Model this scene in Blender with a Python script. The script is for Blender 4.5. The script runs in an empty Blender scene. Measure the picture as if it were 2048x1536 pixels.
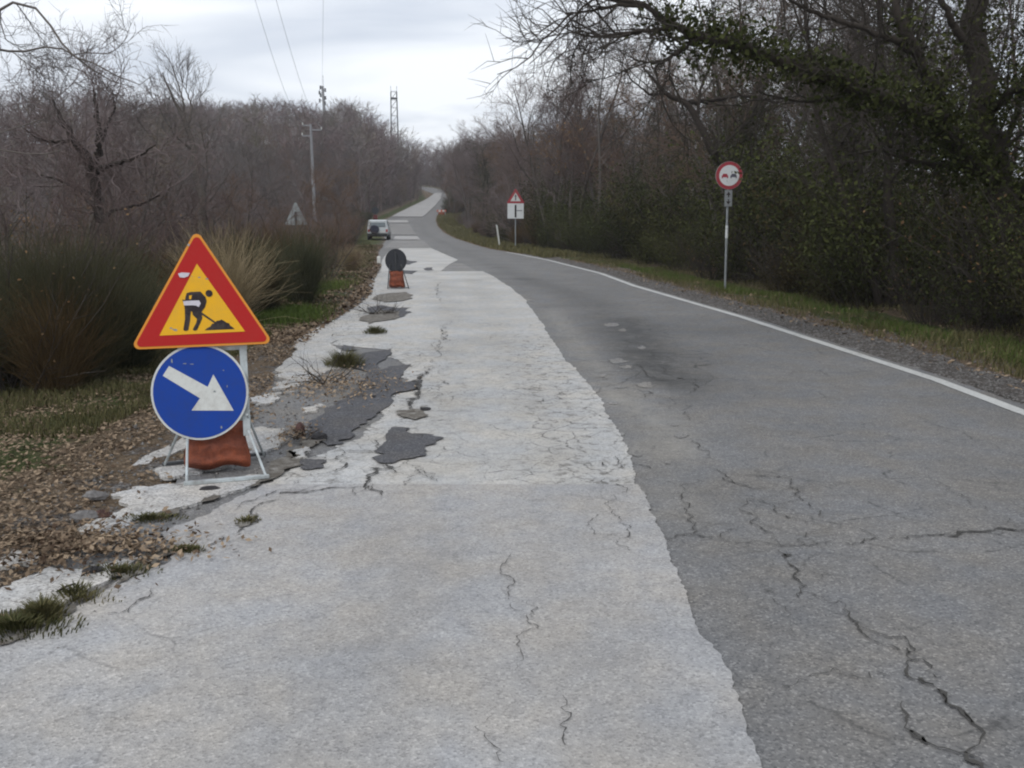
import bpy, math, random
import numpy as np
from mathutils import Vector, Matrix
from mathutils.geometry import tessellate_polygon

rng = np.random.default_rng(7)
random.seed(7)
SC = bpy.context.scene
COL = SC.collection
PI = math.pi
R = math.radians

# ------------------------------------------------------------------ camera, sky, sun, exposure
PITCH = R(10.07); FPX = 1847.0; EYE = 1.6
cam = bpy.data.cameras.new('camera')
cam.sensor_width = 36.0
cam.lens = 36.0 * FPX / 2048.0
cam.clip_start = 0.05
cam.clip_end = 6000
camo = bpy.data.objects.new('camera', cam)
camo.location = (0, 0, EYE)
camo.rotation_euler = (PI / 2 - PITCH, 0, 0)
COL.objects.link(camo)
SC.camera = camo
SUN_EL, SUN_AZ = 48, 200

w = bpy.data.worlds.new('World')
SC.world = w
w.use_nodes = True
nt = w.node_tree
nt.nodes.clear()
N = nt.nodes.new
out = N('ShaderNodeOutputWorld')
sky = N('ShaderNodeTexSky'); sky.sky_type = 'NISHITA'; sky.sun_disc = False
sky.sun_elevation = R(SUN_EL); sky.sun_rotation = R(SUN_AZ)
bg1 = N('ShaderNodeBackground'); bg1.inputs[1].default_value = 0.08
bg2 = N('ShaderNodeBackground'); bg2.inputs[1].default_value = 1.1
mixs = N('ShaderNodeMixShader'); mixs.inputs[0].default_value = 0.9
tc = N('ShaderNodeTexCoord')
sep = N('ShaderNodeSeparateXYZ')
mx = N('ShaderNodeMath'); mx.operation = 'MAXIMUM'; mx.inputs[1].default_value = 0.0
ad = N('ShaderNodeMath'); ad.operation = 'ADD'; ad.inputs[1].default_value = 0.16
dx = N('ShaderNodeMath'); dx.operation = 'DIVIDE'
dy = N('ShaderNodeMath'); dy.operation = 'DIVIDE'
cmb = N('ShaderNodeCombineXYZ')
no1 = N('ShaderNodeTexNoise'); no1.inputs['Scale'].default_value = 0.85; no1.inputs['Detail'].default_value = 4
no1.inputs['Roughness'].default_value = 0.5; no1.inputs['Distortion'].default_value = 0.5
mpc = N('ShaderNodeMapping'); mpc.inputs['Rotation'].default_value = (0, 0, R(-24)); mpc.inputs['Scale'].default_value = (0.8, 1.25, 1)
cr = N('ShaderNodeValToRGB')
cr.color_ramp.elements[0].position = 0.38; cr.color_ramp.elements[0].color = (0.60, 0.65, 0.735, 1)
cr.color_ramp.elements[1].position = 0.61; cr.color_ramp.elements[1].color = (0.93, 0.96, 1.0, 1)
L = nt.links.new
L(tc.outputs['Generated'], sep.inputs[0])
L(sep.outputs[2], mx.inputs[0]); L(mx.outputs[0], ad.inputs[0])
L(sep.outputs[0], dx.inputs[0]); L(ad.outputs[0], dx.inputs[1])
L(sep.outputs[1], dy.inputs[0]); L(ad.outputs[0], dy.inputs[1])
L(dx.outputs[0], cmb.inputs[0]); L(dy.outputs[0], cmb.inputs[1])
L(cmb.outputs[0], mpc.inputs[0]); L(mpc.outputs[0], no1.inputs['Vector'])
L(no1.outputs['Fac'], cr.inputs[0]); L(cr.outputs[0], bg2.inputs[0])
L(sky.outputs[0], bg1.inputs[0])
L(bg1.outputs[0], mixs.inputs[1]); L(bg2.outputs[0], mixs.inputs[2]); L(mixs.outputs[0], out.inputs[0])

sl = bpy.data.lights.new('sun', 'SUN'); sl.energy = 0.95; sl.angle = R(25); sl.color = (1.0, 0.97, 0.93)
so = bpy.data.objects.new('sun', sl)
so.rotation_euler = (R(90 - SUN_EL), 0, R(180 - SUN_AZ))
so.location = (0, -10, 40)
COL.objects.link(so)
SC.view_settings.view_transform = 'Standard'
SC.view_settings.look = 'None'
SC.view_settings.exposure = 0.22
SC.view_settings.gamma = 1.0
SC.view_settings.use_curve_mapping = False
SC.render.engine = 'CYCLES'
SC.cycles.max_bounces = 5
SC.cycles.diffuse_bounces = 3
SC.cycles.glossy_bounces = 2
SC.cycles.transmission_bounces = 4
SC.cycles.volume_bounces = 0
SC.cycles.filter_width = 2.1

# ------------------------------------------------------------------ geometry of the place
ZK = [(-50, 0), (60, 0), (76, .12), (90, .45), (115, 1.6), (150, 3.3), (190, 5.5), (240, 8.7), (300, 12.3), (420, 23), (2000, 23)]
ZX = np.array([a for a, b in ZK], float); ZZ = np.array([b for a, b in ZK], float)
def zr(y): return np.interp(y, ZX, ZZ)

cp, sp = math.cos(PITCH), math.sin(PITCH)
def ray(u, v):
    a = (u - 1024) / FPX; b = -(v - 768) / FPX
    return np.array([a, cp + b * sp, -sp + b * cp])
def at(u, v, depth):
    """point seen at photo pixel (u, v), depth metres in front of the camera"""
    d = ray(u, v)
    return np.array([0, 0, EYE]) + d * depth
def G(u, v):
    """point of the road surface at photo pixel (u, v)"""
    d = ray(u, v); d = d / d[1]
    ys = np.linspace(1.0, 320, 6400)
    f = EYE + d[2] * ys - zr(ys)
    i = np.argmax(f <= 0)
    if f[i] > 0: i = len(ys) - 1
    y0, y1 = ys[i - 1], ys[i]
    t = f[i - 1] / (f[i - 1] - f[i] + 1e-12) if i > 0 else 0
    y = y0 + (y1 - y0) * t
    return (d[0] * y, y)
def curve(px, near=True, far=None):
    P = sorted([G(u, v) for u, v in px], key=lambda p: p[1])
    xs = [p[0] for p in P]; ys = [p[1] for p in P]
    if near:
        k = (xs[1] - xs[0]) / (ys[1] - ys[0]); k = max(-.4, min(.4, k))
        xs.insert(0, xs[0] - k * (ys[0] + 8)); ys.insert(0, -8)
    if far:
        for (x, y) in far: xs.append(x); ys.append(y)
    return np.array(ys), np.array(xs)

FAR_R = [(-19, 260), (-30, 300), (-55, 350)]
FAR_L = [(-25, 260), (-36, 300), (-61, 350)]
RE = curve([(2048, 812), (1905, 760), (1770, 718), (1636, 676), (1502, 634), (1399, 605), (1282, 572), (1212, 547), (1103, 520), (1040, 508),
            (980, 498), (932, 484), (892, 468), (875, 453), (871, 442), (873, 431), (890, 416), (899, 404), (894, 394), (890, 387)], far=FAR_R)
LE = curve([(0, 1200), (150, 1080), (300, 985), (420, 905), (490, 840), (515, 800), (543, 770), (549, 745), (597, 690), (648, 645), (698, 617),
            (733, 590), (742, 560), (757, 535), (753, 505), (765, 490), (772, 480), (765, 465), (755, 447), (779, 435), (810, 419), (850, 400), (868, 388)], far=FAR_L)
def XR(y): return np.interp(y, RE[0], RE[1])
def XL(y): return np.interp(y, LE[0], LE[1])
VLy = np.array([-10, 2, 8, 15, 25, 51, 76, 115, 150, 198, 260, 300, 350]); VLx = np.array([-3.8, -3.8, -4.0, -4.3, -5.2, -8.6, -13.3, -17.2, -18.3, -19.4, -27, -38, -63])
def VL(y): return np.interp(y, VLy, VLx)
def S(t):
    t = np.clip(t, 0, 1); return t * t * (3 - 2 * t)
def hn(x, y, s, seed=0):
    x = np.asarray(x, float) / s + seed * 17.3; y = np.asarray(y, float) / s - seed * 9.1
    xi = np.floor(x); yi = np.floor(y); fx = x - xi; fy = y - yi
    fx = fx * fx * (3 - 2 * fx); fy = fy * fy * (3 - 2 * fy)
    def h(a, b):
        q = np.sin(a * 127.1 + b * 311.7) * 43758.5453
        return q - np.floor(q)
    return (h(xi, yi) * (1 - fx) + h(xi + 1, yi) * fx) * (1 - fy) + (h(xi, yi + 1) * (1 - fx) + h(xi + 1, yi + 1) * fx) * fy
def zg(x, y):
    x = np.asarray(x, float); y = np.asarray(y, float)
    z = zr(y)
    dl = VL(y) - x; dr = x - XR(y)
    nearw = 1 - S((y - 55) / 60)
    z = z - 5.0 * S((dl - .3) / 14) * nearw
    z = z - 6.0 * S((dl - 14) / 40) * nearw
    z = z + 11.5 * S((dl + .5) / 20) * S((y - 75) / 150)
    z = z + S((dr - 1.5) / 8) * 0.3 - .12 * np.exp(-((dr - 2.6) / .7) ** 2) + 1.0 * S((dr - 6) / 40)
    off = np.maximum(S((XL(y) - x) / .5), S((x - XR(y) - .05) / .4))
    z = z + off * (hn(x, y, .55, 1) - .35) * .06 + off * (hn(x, y, 2.3, 2) - .4) * .12 * S(np.maximum(dl + 2, dr) / 2)
    far = S((np.abs(x) - 140) / 300)
    z = z * (1 - far) + far * -6
    return z
def gp(u, v):
    x, y = G(u, v); return np.array([x, y, float(zg(x, y))])

# ------------------------------------------------------------------ materials
M = {}
def new_mat(name):
    m = bpy.data.materials.new(name); m.use_nodes = True
    n = m.node_tree; b = n.nodes['Principled BSDF']
    M[name] = m
    return m, n, b
def setin(n, b, key, val):
    b.inputs[key].default_value = val
def noise(n, scale, detail=4, rough=.55, vec=None, dist=0):
    t = n.nodes.new('ShaderNodeTexNoise'); t.inputs['Scale'].default_value = scale; t.inputs['Detail'].default_value = detail
    t.inputs['Roughness'].default_value = rough; t.inputs['Distortion'].default_value = dist
    if vec is not None: n.links.new(vec, t.inputs['Vector'])
    return t.outputs['Fac']
def ramp(n, fac, stops):
    r = n.nodes.new('ShaderNodeValToRGB'); e = r.color_ramp.elements
    while len(e) < len(stops): e.new(.5)
    for el, (p, c) in zip(e, stops):
        el.position = p; el.color = (*c, 1) if len(c) == 3 else c
    n.links.new(fac, r.inputs[0]); return r.outputs[0]
def mixc(n, fac, a, b, mode='MIX'):
    m = n.nodes.new('ShaderNodeMix'); m.data_type = 'RGBA'; m.blend_type = mode
    for sock, val in ((m.inputs[0], fac), (m.inputs[6], a), (m.inputs[7], b)):
        if isinstance(val, (int, float)): sock.default_value = val
        elif isinstance(val, tuple): sock.default_value = (*val, 1)
        else: n.links.new(val, sock)
    return m.outputs[2]
def math_(n, op, a, b=0.0):
    m = n.nodes.new('ShaderNodeMath'); m.operation = op
    for sock, val in ((m.inputs[0], a), (m.inputs[1], b)):
        if isinstance(val, (int, float)): sock.default_value = val
        else: n.links.new(val, sock)
    return m.outputs[0]
def bump(n, b, h, strength, dist=.01):
    q = n.nodes.new('ShaderNodeBump'); q.inputs['Strength'].default_value = strength; q.inputs['Distance'].default_value = dist
    n.links.new(h, q.inputs['Height']); n.links.new(q.outputs[0], b.inputs['Normal'])
def attr(n, name):
    a = n.nodes.new('ShaderNodeAttribute'); a.attribute_name = name; return a
def objco(n, scale=None, rot=None):
    t = n.nodes.new('ShaderNodeTexCoord')
    if scale is None: return t.outputs['Object']
    mp = n.nodes.new('ShaderNodeMapping'); mp.inputs['Scale'].default_value = scale
    if rot: mp.inputs['Rotation'].default_value = rot
    n.links.new(t.outputs['Object'], mp.inputs[0]); return mp.outputs[0]
def plain(name, c, rough=.6, var=.15, scale=8, metal=0, c2=None, bumpy=0):
    m, n, b = new_mat(name)
    co = objco(n)
    c2 = c2 or tuple(k * (1 - var * 2) for k in c)
    f = noise(n, scale, 5, .6, co)
    n.links.new(ramp(n, f, [(.32, c2), (.62, c)]), b.inputs['Base Color'])
    b.inputs['Roughness'].default_value = rough; b.inputs['Metallic'].default_value = metal
    if bumpy: bump(n, b, noise(n, scale * 6, 4, .6, co), bumpy, .01)
    return m
def varied(name, c1, c2, rough=.85, sat=None, use_attr=False, trans=0, c3=None):
    """colour varies from one object to the next (Object Info) and, if asked, from piece to piece"""
    m, n, b = new_mat(name)
    oi = n.nodes.new('ShaderNodeObjectInfo')
    f = oi.outputs['Random']
    if use_attr:
        f = math_(n, 'ADD', math_(n, 'MULTIPLY', f, .4), math_(n, 'MULTIPLY', attr(n, 'rnd').outputs['Fac'], .6))
    col = ramp(n, f, [(.1, c1), (.9, c2)])
    if c3:
        w3 = n.nodes.new('ShaderNodeTexWhiteNoise'); w3.noise_dimensions = '1D'; n.links.new(oi.outputs['Random'], w3.inputs['W'])
        col = mixc(n, ramp(n, w3.outputs['Value'], [(.55, (0, 0, 0)), (.8, (.85, .85, .85))]), col, c3)
    g = noise(n, 3.0, 3, .6, objco(n))
    col = mixc(n, math_(n, 'MULTIPLY', g, .45), col, tuple(.45 * k for k in c1))
    n.links.new(col, b.inputs['Base Color'])
    b.inputs['Roughness'].default_value = rough
    b.inputs['Specular IOR Level'].default_value = .1
    return m

def aggregate(n, base, dark, light, co, s=1.0):
    """stone chips seen in a worn road surface"""
    v = n.nodes.new('ShaderNodeTexVoronoi'); v.inputs['Scale'].default_value = 110 * s; n.links.new(co, v.inputs['Vector'])
    sepc = n.nodes.new('ShaderNodeSeparateColor'); n.links.new(v.outputs['Color'], sepc.inputs[0])
    spk = ramp(n, sepc.outputs[0], [(.0, dark), (.35, base), (.75, base), (1, light)])
    return spk, v.outputs['Distance']

def road_mat(name, base, dark, light, mott=.2, crack_amt=.6, crack_scale=3.2, attrw=True):
    m, n, b = new_mat(name)
    co = objco(n)
    spk, dist = aggregate(n, base, dark, light, co)
    v2 = n.nodes.new('ShaderNodeTexVoronoi'); v2.inputs['Scale'].default_value = 38; n.links.new(co, v2.inputs['Vector'])
    s2 = n.nodes.new('ShaderNodeSeparateColor'); n.links.new(v2.outputs['Color'], s2.inputs[0])
    col = mixc(n, math_(n, 'MULTIPLY', s2.outputs[1], .16), spk, dark)
    big = noise(n, .7, 5, .6, co)
    col = mixc(n, 1.0, col, ramp(n, big, [(.3, (1 - mott,) * 3), (.7, (1 + mott * .6,) * 3)]), 'MULTIPLY')
    med = noise(n, 9, 5, .7, co)
    col = mixc(n, 1.0, col, ramp(n, med, [(.3, (.86, .86, .87)), (.68, (1.08, 1.07, 1.05))]), 'MULTIPLY')
    # warm and cold blotches
    hue = noise(n, 2.3, 3, .5, co)
    col = mixc(n, 1.0, col, ramp(n, hue, [(.35, (.97, .99, 1.03)), (.65, (1.04, 1.0, .95))]), 'MULTIPLY')
    # fine network of cracks where the surface has failed
    wrp = n.nodes.new('ShaderNodeTexNoise'); wrp.inputs['Scale'].default_value = 2.2; wrp.inputs['Detail'].default_value = 5
    n.links.new(co, wrp.inputs['Vector'])
    addv = n.nodes.new('ShaderNodeVectorMath'); addv.operation = 'MULTIPLY_ADD'
    addv.inputs[1].default_value = (.35, .35, .0)
    n.links.new(wrp.outputs['Color'], addv.inputs[0]); n.links.new(co, addv.inputs[2])
    vc = n.nodes.new('ShaderNodeTexVoronoi'); vc.feature = 'DISTANCE_TO_EDGE'; vc.inputs['Scale'].default_value = crack_scale
    n.links.new(addv.outputs[0], vc.inputs['Vector'])
    line = ramp(n, vc.outputs['Distance'], [(.0, (1, 1, 1)), (.028, (0, 0, 0))])
    where = noise(n, 1.1, 4, .6, co)
    wm = ramp(n, where, [(.5, (0, 0, 0)), (.62, (1, 1, 1))])
    if attrw:
        wm = mixc(n, 1.0, wm, attr(n, 'crack').outputs['Color'], 'ADD')
    fine = noise(n, 30, 3, .6, co)
    lf = math_(n, 'MULTIPLY', math_(n, 'MULTIPLY', line, wm), math_(n, 'MULTIPLY', ramp(n, fine, [(.4, (.2, .2, .2)), (.55, (1, 1, 1))]), crack_amt))
    col = mixc(n, lf, col, tuple(.35 * k for k in dark))
    if attrw or name == 'pale_broken':
        pit = ramp(n, noise(n, 7.5, 7, .8, co), [(.53, (0, 0, 0)), (.60, (1, 1, 1))])
        pw = mixc(n, 1.0, attr(n, 'crack').outputs['Color'], pit, 'MULTIPLY') if attrw else mixc(n, .45, (0, 0, 0), pit)
        col = mixc(n, math_(n, 'MULTIPLY', pw, .75), col, (.13, .12, .105))
    if attrw:
        wr = attr(n, 'wear').outputs['Fac']       # -1 dark damp polish .. +1 pale dust
        rag = noise(n, 2.6, 8, .85, co, 1.2)
        dk = math_(n, 'MULTIPLY', math_(n, 'MAXIMUM', math_(n, 'MULTIPLY', wr, -1.0), 0.0), ramp(n, rag, [(.3, (.15,) * 3), (.62, (1.2,) * 3)]))
        lt = math_(n, 'MULTIPLY', math_(n, 'MAXIMUM', wr, 0.0), ramp(n, rag, [(.38, (.1,) * 3), (.66, (1.1,) * 3)]))
        col = mixc(n, dk, col, tuple(k * .38 for k in base))
        col = mixc(n, lt, col, (.36, .34, .30))
    n.links.new(col, b.inputs['Base Color'])
    b.inputs['Roughness'].default_value = .88
    b.inputs['Specular IOR Level'].default_value = .3
    hh = math_(n, 'SUBTRACT', math_(n, 'ADD', dist, math_(n, 'MULTIPLY', med, 1.0)), math_(n, 'MULTIPLY', lf, 2.0))
    bump(n, b, hh, .45, .006)
    return m

road_mat('asphalt', (.192, .190, .186), (.115, .115, .115), (.31, .305, .295), .16, .8, 1.9)
road_mat('pale_old', (.51, .505, .485), (.33, .325, .31), (.60, .59, .57), .16, .85, 4.5)
road_mat('pale_near', (.395, .388, .378), (.27, .266, .26), (.52, .51, .495), .16, .5, 2.4)
road_mat('pale_broken', (.50, .495, .475), (.22, .21, .20), (.66, .65, .63), .2, .9, 7, attrw=False)
road_mat('dark_patch', (.098, .098, .105), (.05, .05, .055), (.2, .2, .2), .2, .3, 3, attrw=False)
road_mat('grey_patch', (.25, .245, .235), (.12, .118, .112), (.42, .41, .40), .2, .5, 3, attrw=False)
plain('crack', (.068, .064, .058), .95, .2, 12)

def dirt_mat():
    m, n, b = new_mat('dirt_patch')
    co = objco(n)
    f = noise(n, 14, 6, .7, co)
    col = ramp(n, f, [(.25, (.055, .045, .035)), (.45, (.13, .115, .095)), (.62, (.24, .225, .20)), (.75, (.38, .37, .345))])
    n.links.new(col, b.inputs['Base Color']); b.inputs['Roughness'].default_value = .95
    bump(n, b, noise(n, 40, 5, .7, co), .9, .02)
dirt_mat()

def line_mat():
    m, n, b = new_mat('road_paint')
    co = objco(n)
    f = noise(n, 22, 6, .75, co); g = noise(n, 1.5, 3, .5, co)
    k = math_(n, 'ADD', f, math_(n, 'MULTIPLY', g, .35))
    col = ramp(n, k, [(.5, (.22, .22, .21)), (.58, (.47, .47, .45)), (.8, (.56, .56, .54))])
    n.links.new(col, b.inputs['Base Color']); b.inputs['Roughness'].default_value = .7
line_mat()

def ground_mat():
    m, n, b = new_mat('ground')
    co = objco(n)
    f1 = noise(n, 26, 6, .75, co); f2 = noise(n, 3, 5, .6, co)
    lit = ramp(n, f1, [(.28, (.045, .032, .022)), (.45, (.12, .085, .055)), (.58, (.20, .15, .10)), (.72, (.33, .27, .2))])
    grass = ramp(n, f1, [(.3, (.025, .032, .012)), (.55, (.075, .09, .03)), (.75, (.14, .14, .06))])
    v = n.nodes.new('ShaderNodeTexVoronoi'); v.inputs['Scale'].default_value = 45; n.links.new(co, v.inputs['Vector'])
    sc_ = n.nodes.new('ShaderNodeSeparateColor'); n.links.new(v.outputs['Color'], sc_.inputs[0])
    grav = ramp(n, sc_.outputs[0], [(.0, (.06, .055, .05)), (.4, (.14, .13, .122)), (.8, (.23, .22, .21)), (1, (.4, .39, .37))])
    grav = mixc(n, ramp(n, noise(n, 7, 5, .7, co), [(.4, (0, 0, 0)), (.6, (.7, .7, .7))]), grav, (.075, .06, .05))
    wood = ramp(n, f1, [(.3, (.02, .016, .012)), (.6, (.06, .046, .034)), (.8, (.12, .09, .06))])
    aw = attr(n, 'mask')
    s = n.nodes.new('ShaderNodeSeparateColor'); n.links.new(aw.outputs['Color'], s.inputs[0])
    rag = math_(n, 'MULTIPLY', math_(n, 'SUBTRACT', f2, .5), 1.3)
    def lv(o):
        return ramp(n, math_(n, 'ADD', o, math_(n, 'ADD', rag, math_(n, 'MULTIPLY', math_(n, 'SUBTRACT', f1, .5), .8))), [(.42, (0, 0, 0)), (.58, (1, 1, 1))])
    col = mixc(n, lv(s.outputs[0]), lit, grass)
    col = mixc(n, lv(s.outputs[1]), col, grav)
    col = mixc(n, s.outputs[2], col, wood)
    n.links.new(col, b.inputs['Base Color']); b.inputs['Roughness'].default_value = .95
    b.inputs['Specular IOR Level'].default_value = .2
    bump(n, b, math_(n, 'ADD', f1, v.outputs['Distance']), .9, .03)
ground_mat()

varied('bark', (.10, .085, .074), (.18, .16, .145))
varied('bark_dark', (.045, .037, .032), (.075, .065, .055))
varied('twig', (.135, .100, .092), (.24, .195, .188), c3=(.19, .125, .085))
varied('twig_grey', (.13, .115, .11), (.20, .18, .17))
varied('twig_dark', (.060, .052, .044), (.105, .09, .078))
varied('dead_leaf', (.14, .075, .035), (.30, .19, .10), use_attr=True)
varied('litter_leaf', (.075, .048, .032), (.50, .38, .26), use_attr=True)
varied('ivy_leaf', (.030, .037, .013), (.090, .098, .034), .9, use_attr=True)
varied('shrub_leaf', (.034, .040, .014), (.11, .112, .042), .9, use_attr=True, c3=(.075, .055, .028))
varied('broom_stem', (.050, .058, .034), (.16, .16, .095), .8, use_attr=True, c3=(.085, .075, .04))
varied('dry_stem', (.24, .185, .11), (.55, .45, .28), use_attr=True)
varied('brown_stem', (.075, .050, .024), (.19, .13, .065), use_attr=True)
varied('grass_blade', (.055, .062, .024), (.20, .175, .085), .7, use_attr=True)
varied('bright_grass', (.065, .105, .022), (.16, .20, .055), .7, use_attr=True)
varied('stone', (.10, .095, .09), (.38, .365, .35), .9, use_attr=True)

# ------------------------------------------------------------------ object helpers
def tag(o, label=None, cat=None, group=None, kind=None):
    if label: o['label'] = label
    if cat: o['category'] = cat
    if group: o['group'] = group
    if kind: o['kind'] = kind
    return o
def link(o, parent=None):
    COL.objects.link(o)
    if parent is not None: o.parent = parent
    return o
def empty(name, loc, rz=0, scale=1.0):
    o = bpy.data.objects.new(name, None); o.location = [float(k) for k in loc]; o.rotation_euler = (0, 0, rz)
    o.scale = (scale,) * 3 if not hasattr(scale, '__len__') else scale
    o.empty_display_size = .2
    return link(o)
def fmesh(name, V, F, mat, smooth=False, rnd=None):
    V = np.asarray(V, np.float32).reshape(-1, 3); F = np.asarray(F, np.int32)
    k = F.shape[1]; nf = len(F)
    me = bpy.data.meshes.new(name)
    me.vertices.add(len(V)); me.vertices.foreach_set('co', V.ravel())
    me.loops.add(nf * k); me.loops.foreach_set('vertex_index', F.ravel())
    me.polygons.add(nf); me.polygons.foreach_set('loop_start', np.arange(nf, dtype=np.int32) * k)
    me.polygons.foreach_set('loop_total', np.full(nf, k, np.int32))
    if smooth: me.polygons.foreach_set('use_smooth', np.ones(nf, bool))
    me.update(calc_edges=True)
    if rnd is not None:
        a = me.attributes.new('rnd', 'FLOAT', 'FACE'); a.data.foreach_set('value', np.asarray(rnd, np.float32))
    if mat: me.materials.append(M[mat])
    return me
def put(name, me, parent=None):
    return link(bpy.data.objects.new(name, me), parent)

class MB:
    """collects simple solids into one mesh"""
    def __init__(s): s.v = []; s.f = []
    def add(s, vs, fs):
        o = len(s.v); s.v += [tuple(float(k) for k in p) for p in vs]; s.f += [tuple(i + o for i in f) for f in fs]
    def box(s, c, size, rz=0, rx=0, ry=0):
        m = Matrix.Translation(Vector([float(k) for k in c])) @ Matrix.Rotation(rz, 4, 'Z') @ Matrix.Rotation(ry, 4, 'Y') @ Matrix.Rotation(rx, 4, 'X')
        h = [k / 2 for k in size]
        vs = [m @ Vector((x * h[0], y * h[1], z * h[2])) for x in (-1, 1) for y in (-1, 1) for z in (-1, 1)]
        s.add(vs, [(0, 1, 3, 2), (4, 6, 7, 5), (0, 4, 5, 1), (2, 3, 7, 6), (0, 2, 6, 4), (1, 5, 7, 3)])
    def tube(s, pts, r, n=8, cap=True):
        pts = [Vector([float(k) for k in p]) for p in pts]
        if not hasattr(r, '__len__'): r = [r] * len(pts)
        rings = []
        for i, p in enumerate(pts):
            t = (pts[min(i + 1, len(pts) - 1)] - pts[max(i - 1, 0)]).normalized()
            a = Vector((0, 0, 1)) if abs(t.z) < .9 else Vector((1, 0, 0))
            u = t.cross(a).normalized(); w_ = t.cross(u)
            rings.append([p + (u * math.cos(2 * PI * k / n) + w_ * math.sin(2 * PI * k / n)) * r[i] for k in range(n)])
        vs = [q for rg in rings for q in rg]
        fs = []
        for i in range(len(pts) - 1):
            for k in range(n):
                fs.append((i * n + k, i * n + (k + 1) % n, (i + 1) * n + (k + 1) % n, (i + 1) * n + k))
        if cap:
            fs.append(tuple(range(n - 1, -1, -1))); fs.append(tuple((len(pts) - 1) * n + k for k in range(n)))
        s.add(vs, fs)
    def flat(s, a, b, wd, th, up=(0, 0, 1)):
        """flat bar from a to b"""
        a = Vector([float(k) for k in a]); b = Vector([float(k) for k in b]); t = (b - a).normalized()
        n_ = Vector(up); n_ = (n_ - t * n_.dot(t)).normalized(); sd = t.cross(n_)
        vs = []
        for p in (a, b):
            for q, r in ((-1, -1), (1, -1), (1, 1), (-1, 1)): vs.append(p + sd * q * wd / 2 + n_ * r * th / 2)
        s.add(vs, [(0, 3, 2, 1), (4, 5, 6, 7), (0, 1, 5, 4), (1, 2, 6, 5), (2, 3, 7, 6), (3, 0, 4, 7)])
    def prism(s, poly, y0, y1):
        """outline in x-z, from y0 (front) to y1 (back)"""
        n = len(poly)
        area = sum(poly[i][0] * poly[(i + 1) % n][1] - poly[(i + 1) % n][0] * poly[i][1] for i in range(n))
        if area < 0: poly = poly[::-1]
        tri = tessellate_polygon([[Vector((p[0], p[1], 0)) for p in poly]])
        vs = [(p[0], y0, p[1]) for p in poly] + [(p[0], y1, p[1]) for p in poly]
        fs = []
        for t in tri:
            a, b, c = [Vector((*poly[i], 0)) for i in t]
            if (b - a).cross(c - a).z < 0: t = t[::-1]
            fs.append(tuple(t)); fs.append(tuple(i + n for i in t[::-1]))
        for i in range(n):
            j = (i + 1) % n; fs.append((j, i, i + n, j + n))
        s.add(vs, fs)
    def build(s, name, mat, parent=None, smooth=False, bevel=0, sub=0, loc=None):
        me = bpy.data.meshes.new(name); me.from_pydata(s.v, [], s.f); me.materials.append(M[mat]); me.update()
        if smooth:
            me.polygons.foreach_set('use_smooth', np.ones(len(me.polygons), bool))
        o = put(name, me, parent)
        if bevel:
            bv = o.modifiers.new('b', 'BEVEL'); bv.width = bevel; bv.segments = 2; bv.limit_method = 'ANGLE'
        if sub:
            sb = o.modifiers.new('s', 'SUBSURF'); sb.levels = sub; sb.render_levels = sub
        return o

# ------------------------------------------------------------------ ground sheet
def axis(fine0, fine1, step, lo, hi, grow):
    a = list(np.arange(fine0, fine1, step)); s_ = step
    while a[-1] < hi: s_ *= grow; a.append(a[-1] + s_)
    s_ = step
    while a[0] > lo: s_ *= grow; a.insert(0, a[0] - s_)
    return np.array(a)
gx = axis(-8, 9, .2, -1500, 1500, 1.055)
gy = axis(1.5, 22, .2, -60, 2500, 1.03)
XX, YY = np.meshgrid(gx, gy)
ZG = zg(XX, YY)
inside = np.minimum(XX - XL(YY), XR(YY) - XX)
ZG = ZG - .05 * S((inside + .02) / .2) - .35 * S((inside - .4) / 1.0) * S((YY - 45) / 30)
V = np.stack([XX, YY, ZG], -1).reshape(-1, 3)
ny, nx = XX.shape
idx = np.arange(ny * nx).reshape(ny, nx)
F = np.stack([idx[:-1, :-1], idx[:-1, 1:], idx[1:, 1:], idx[1:, :-1]], -1).reshape(-1, 4)
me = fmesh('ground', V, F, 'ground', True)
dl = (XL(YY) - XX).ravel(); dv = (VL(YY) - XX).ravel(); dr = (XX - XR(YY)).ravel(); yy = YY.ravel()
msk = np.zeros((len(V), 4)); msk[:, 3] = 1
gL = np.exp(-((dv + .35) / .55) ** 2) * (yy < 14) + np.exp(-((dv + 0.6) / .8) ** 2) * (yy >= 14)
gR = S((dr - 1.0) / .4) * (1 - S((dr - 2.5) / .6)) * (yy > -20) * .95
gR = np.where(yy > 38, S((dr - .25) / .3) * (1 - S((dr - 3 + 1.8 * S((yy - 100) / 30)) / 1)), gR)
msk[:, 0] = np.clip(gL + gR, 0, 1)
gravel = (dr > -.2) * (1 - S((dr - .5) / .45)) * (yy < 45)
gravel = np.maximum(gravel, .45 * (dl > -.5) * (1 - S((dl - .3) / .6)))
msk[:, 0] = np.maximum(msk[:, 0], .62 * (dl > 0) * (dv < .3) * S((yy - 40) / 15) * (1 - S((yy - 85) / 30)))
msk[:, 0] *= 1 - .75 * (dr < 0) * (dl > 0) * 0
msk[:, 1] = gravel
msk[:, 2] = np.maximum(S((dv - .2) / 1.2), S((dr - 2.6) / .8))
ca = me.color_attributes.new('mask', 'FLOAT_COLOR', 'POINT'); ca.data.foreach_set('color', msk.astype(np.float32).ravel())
o = put('ground', me); tag(o, 'leaf strewn verge and woodland floor beside the road', kind='structure')

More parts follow.
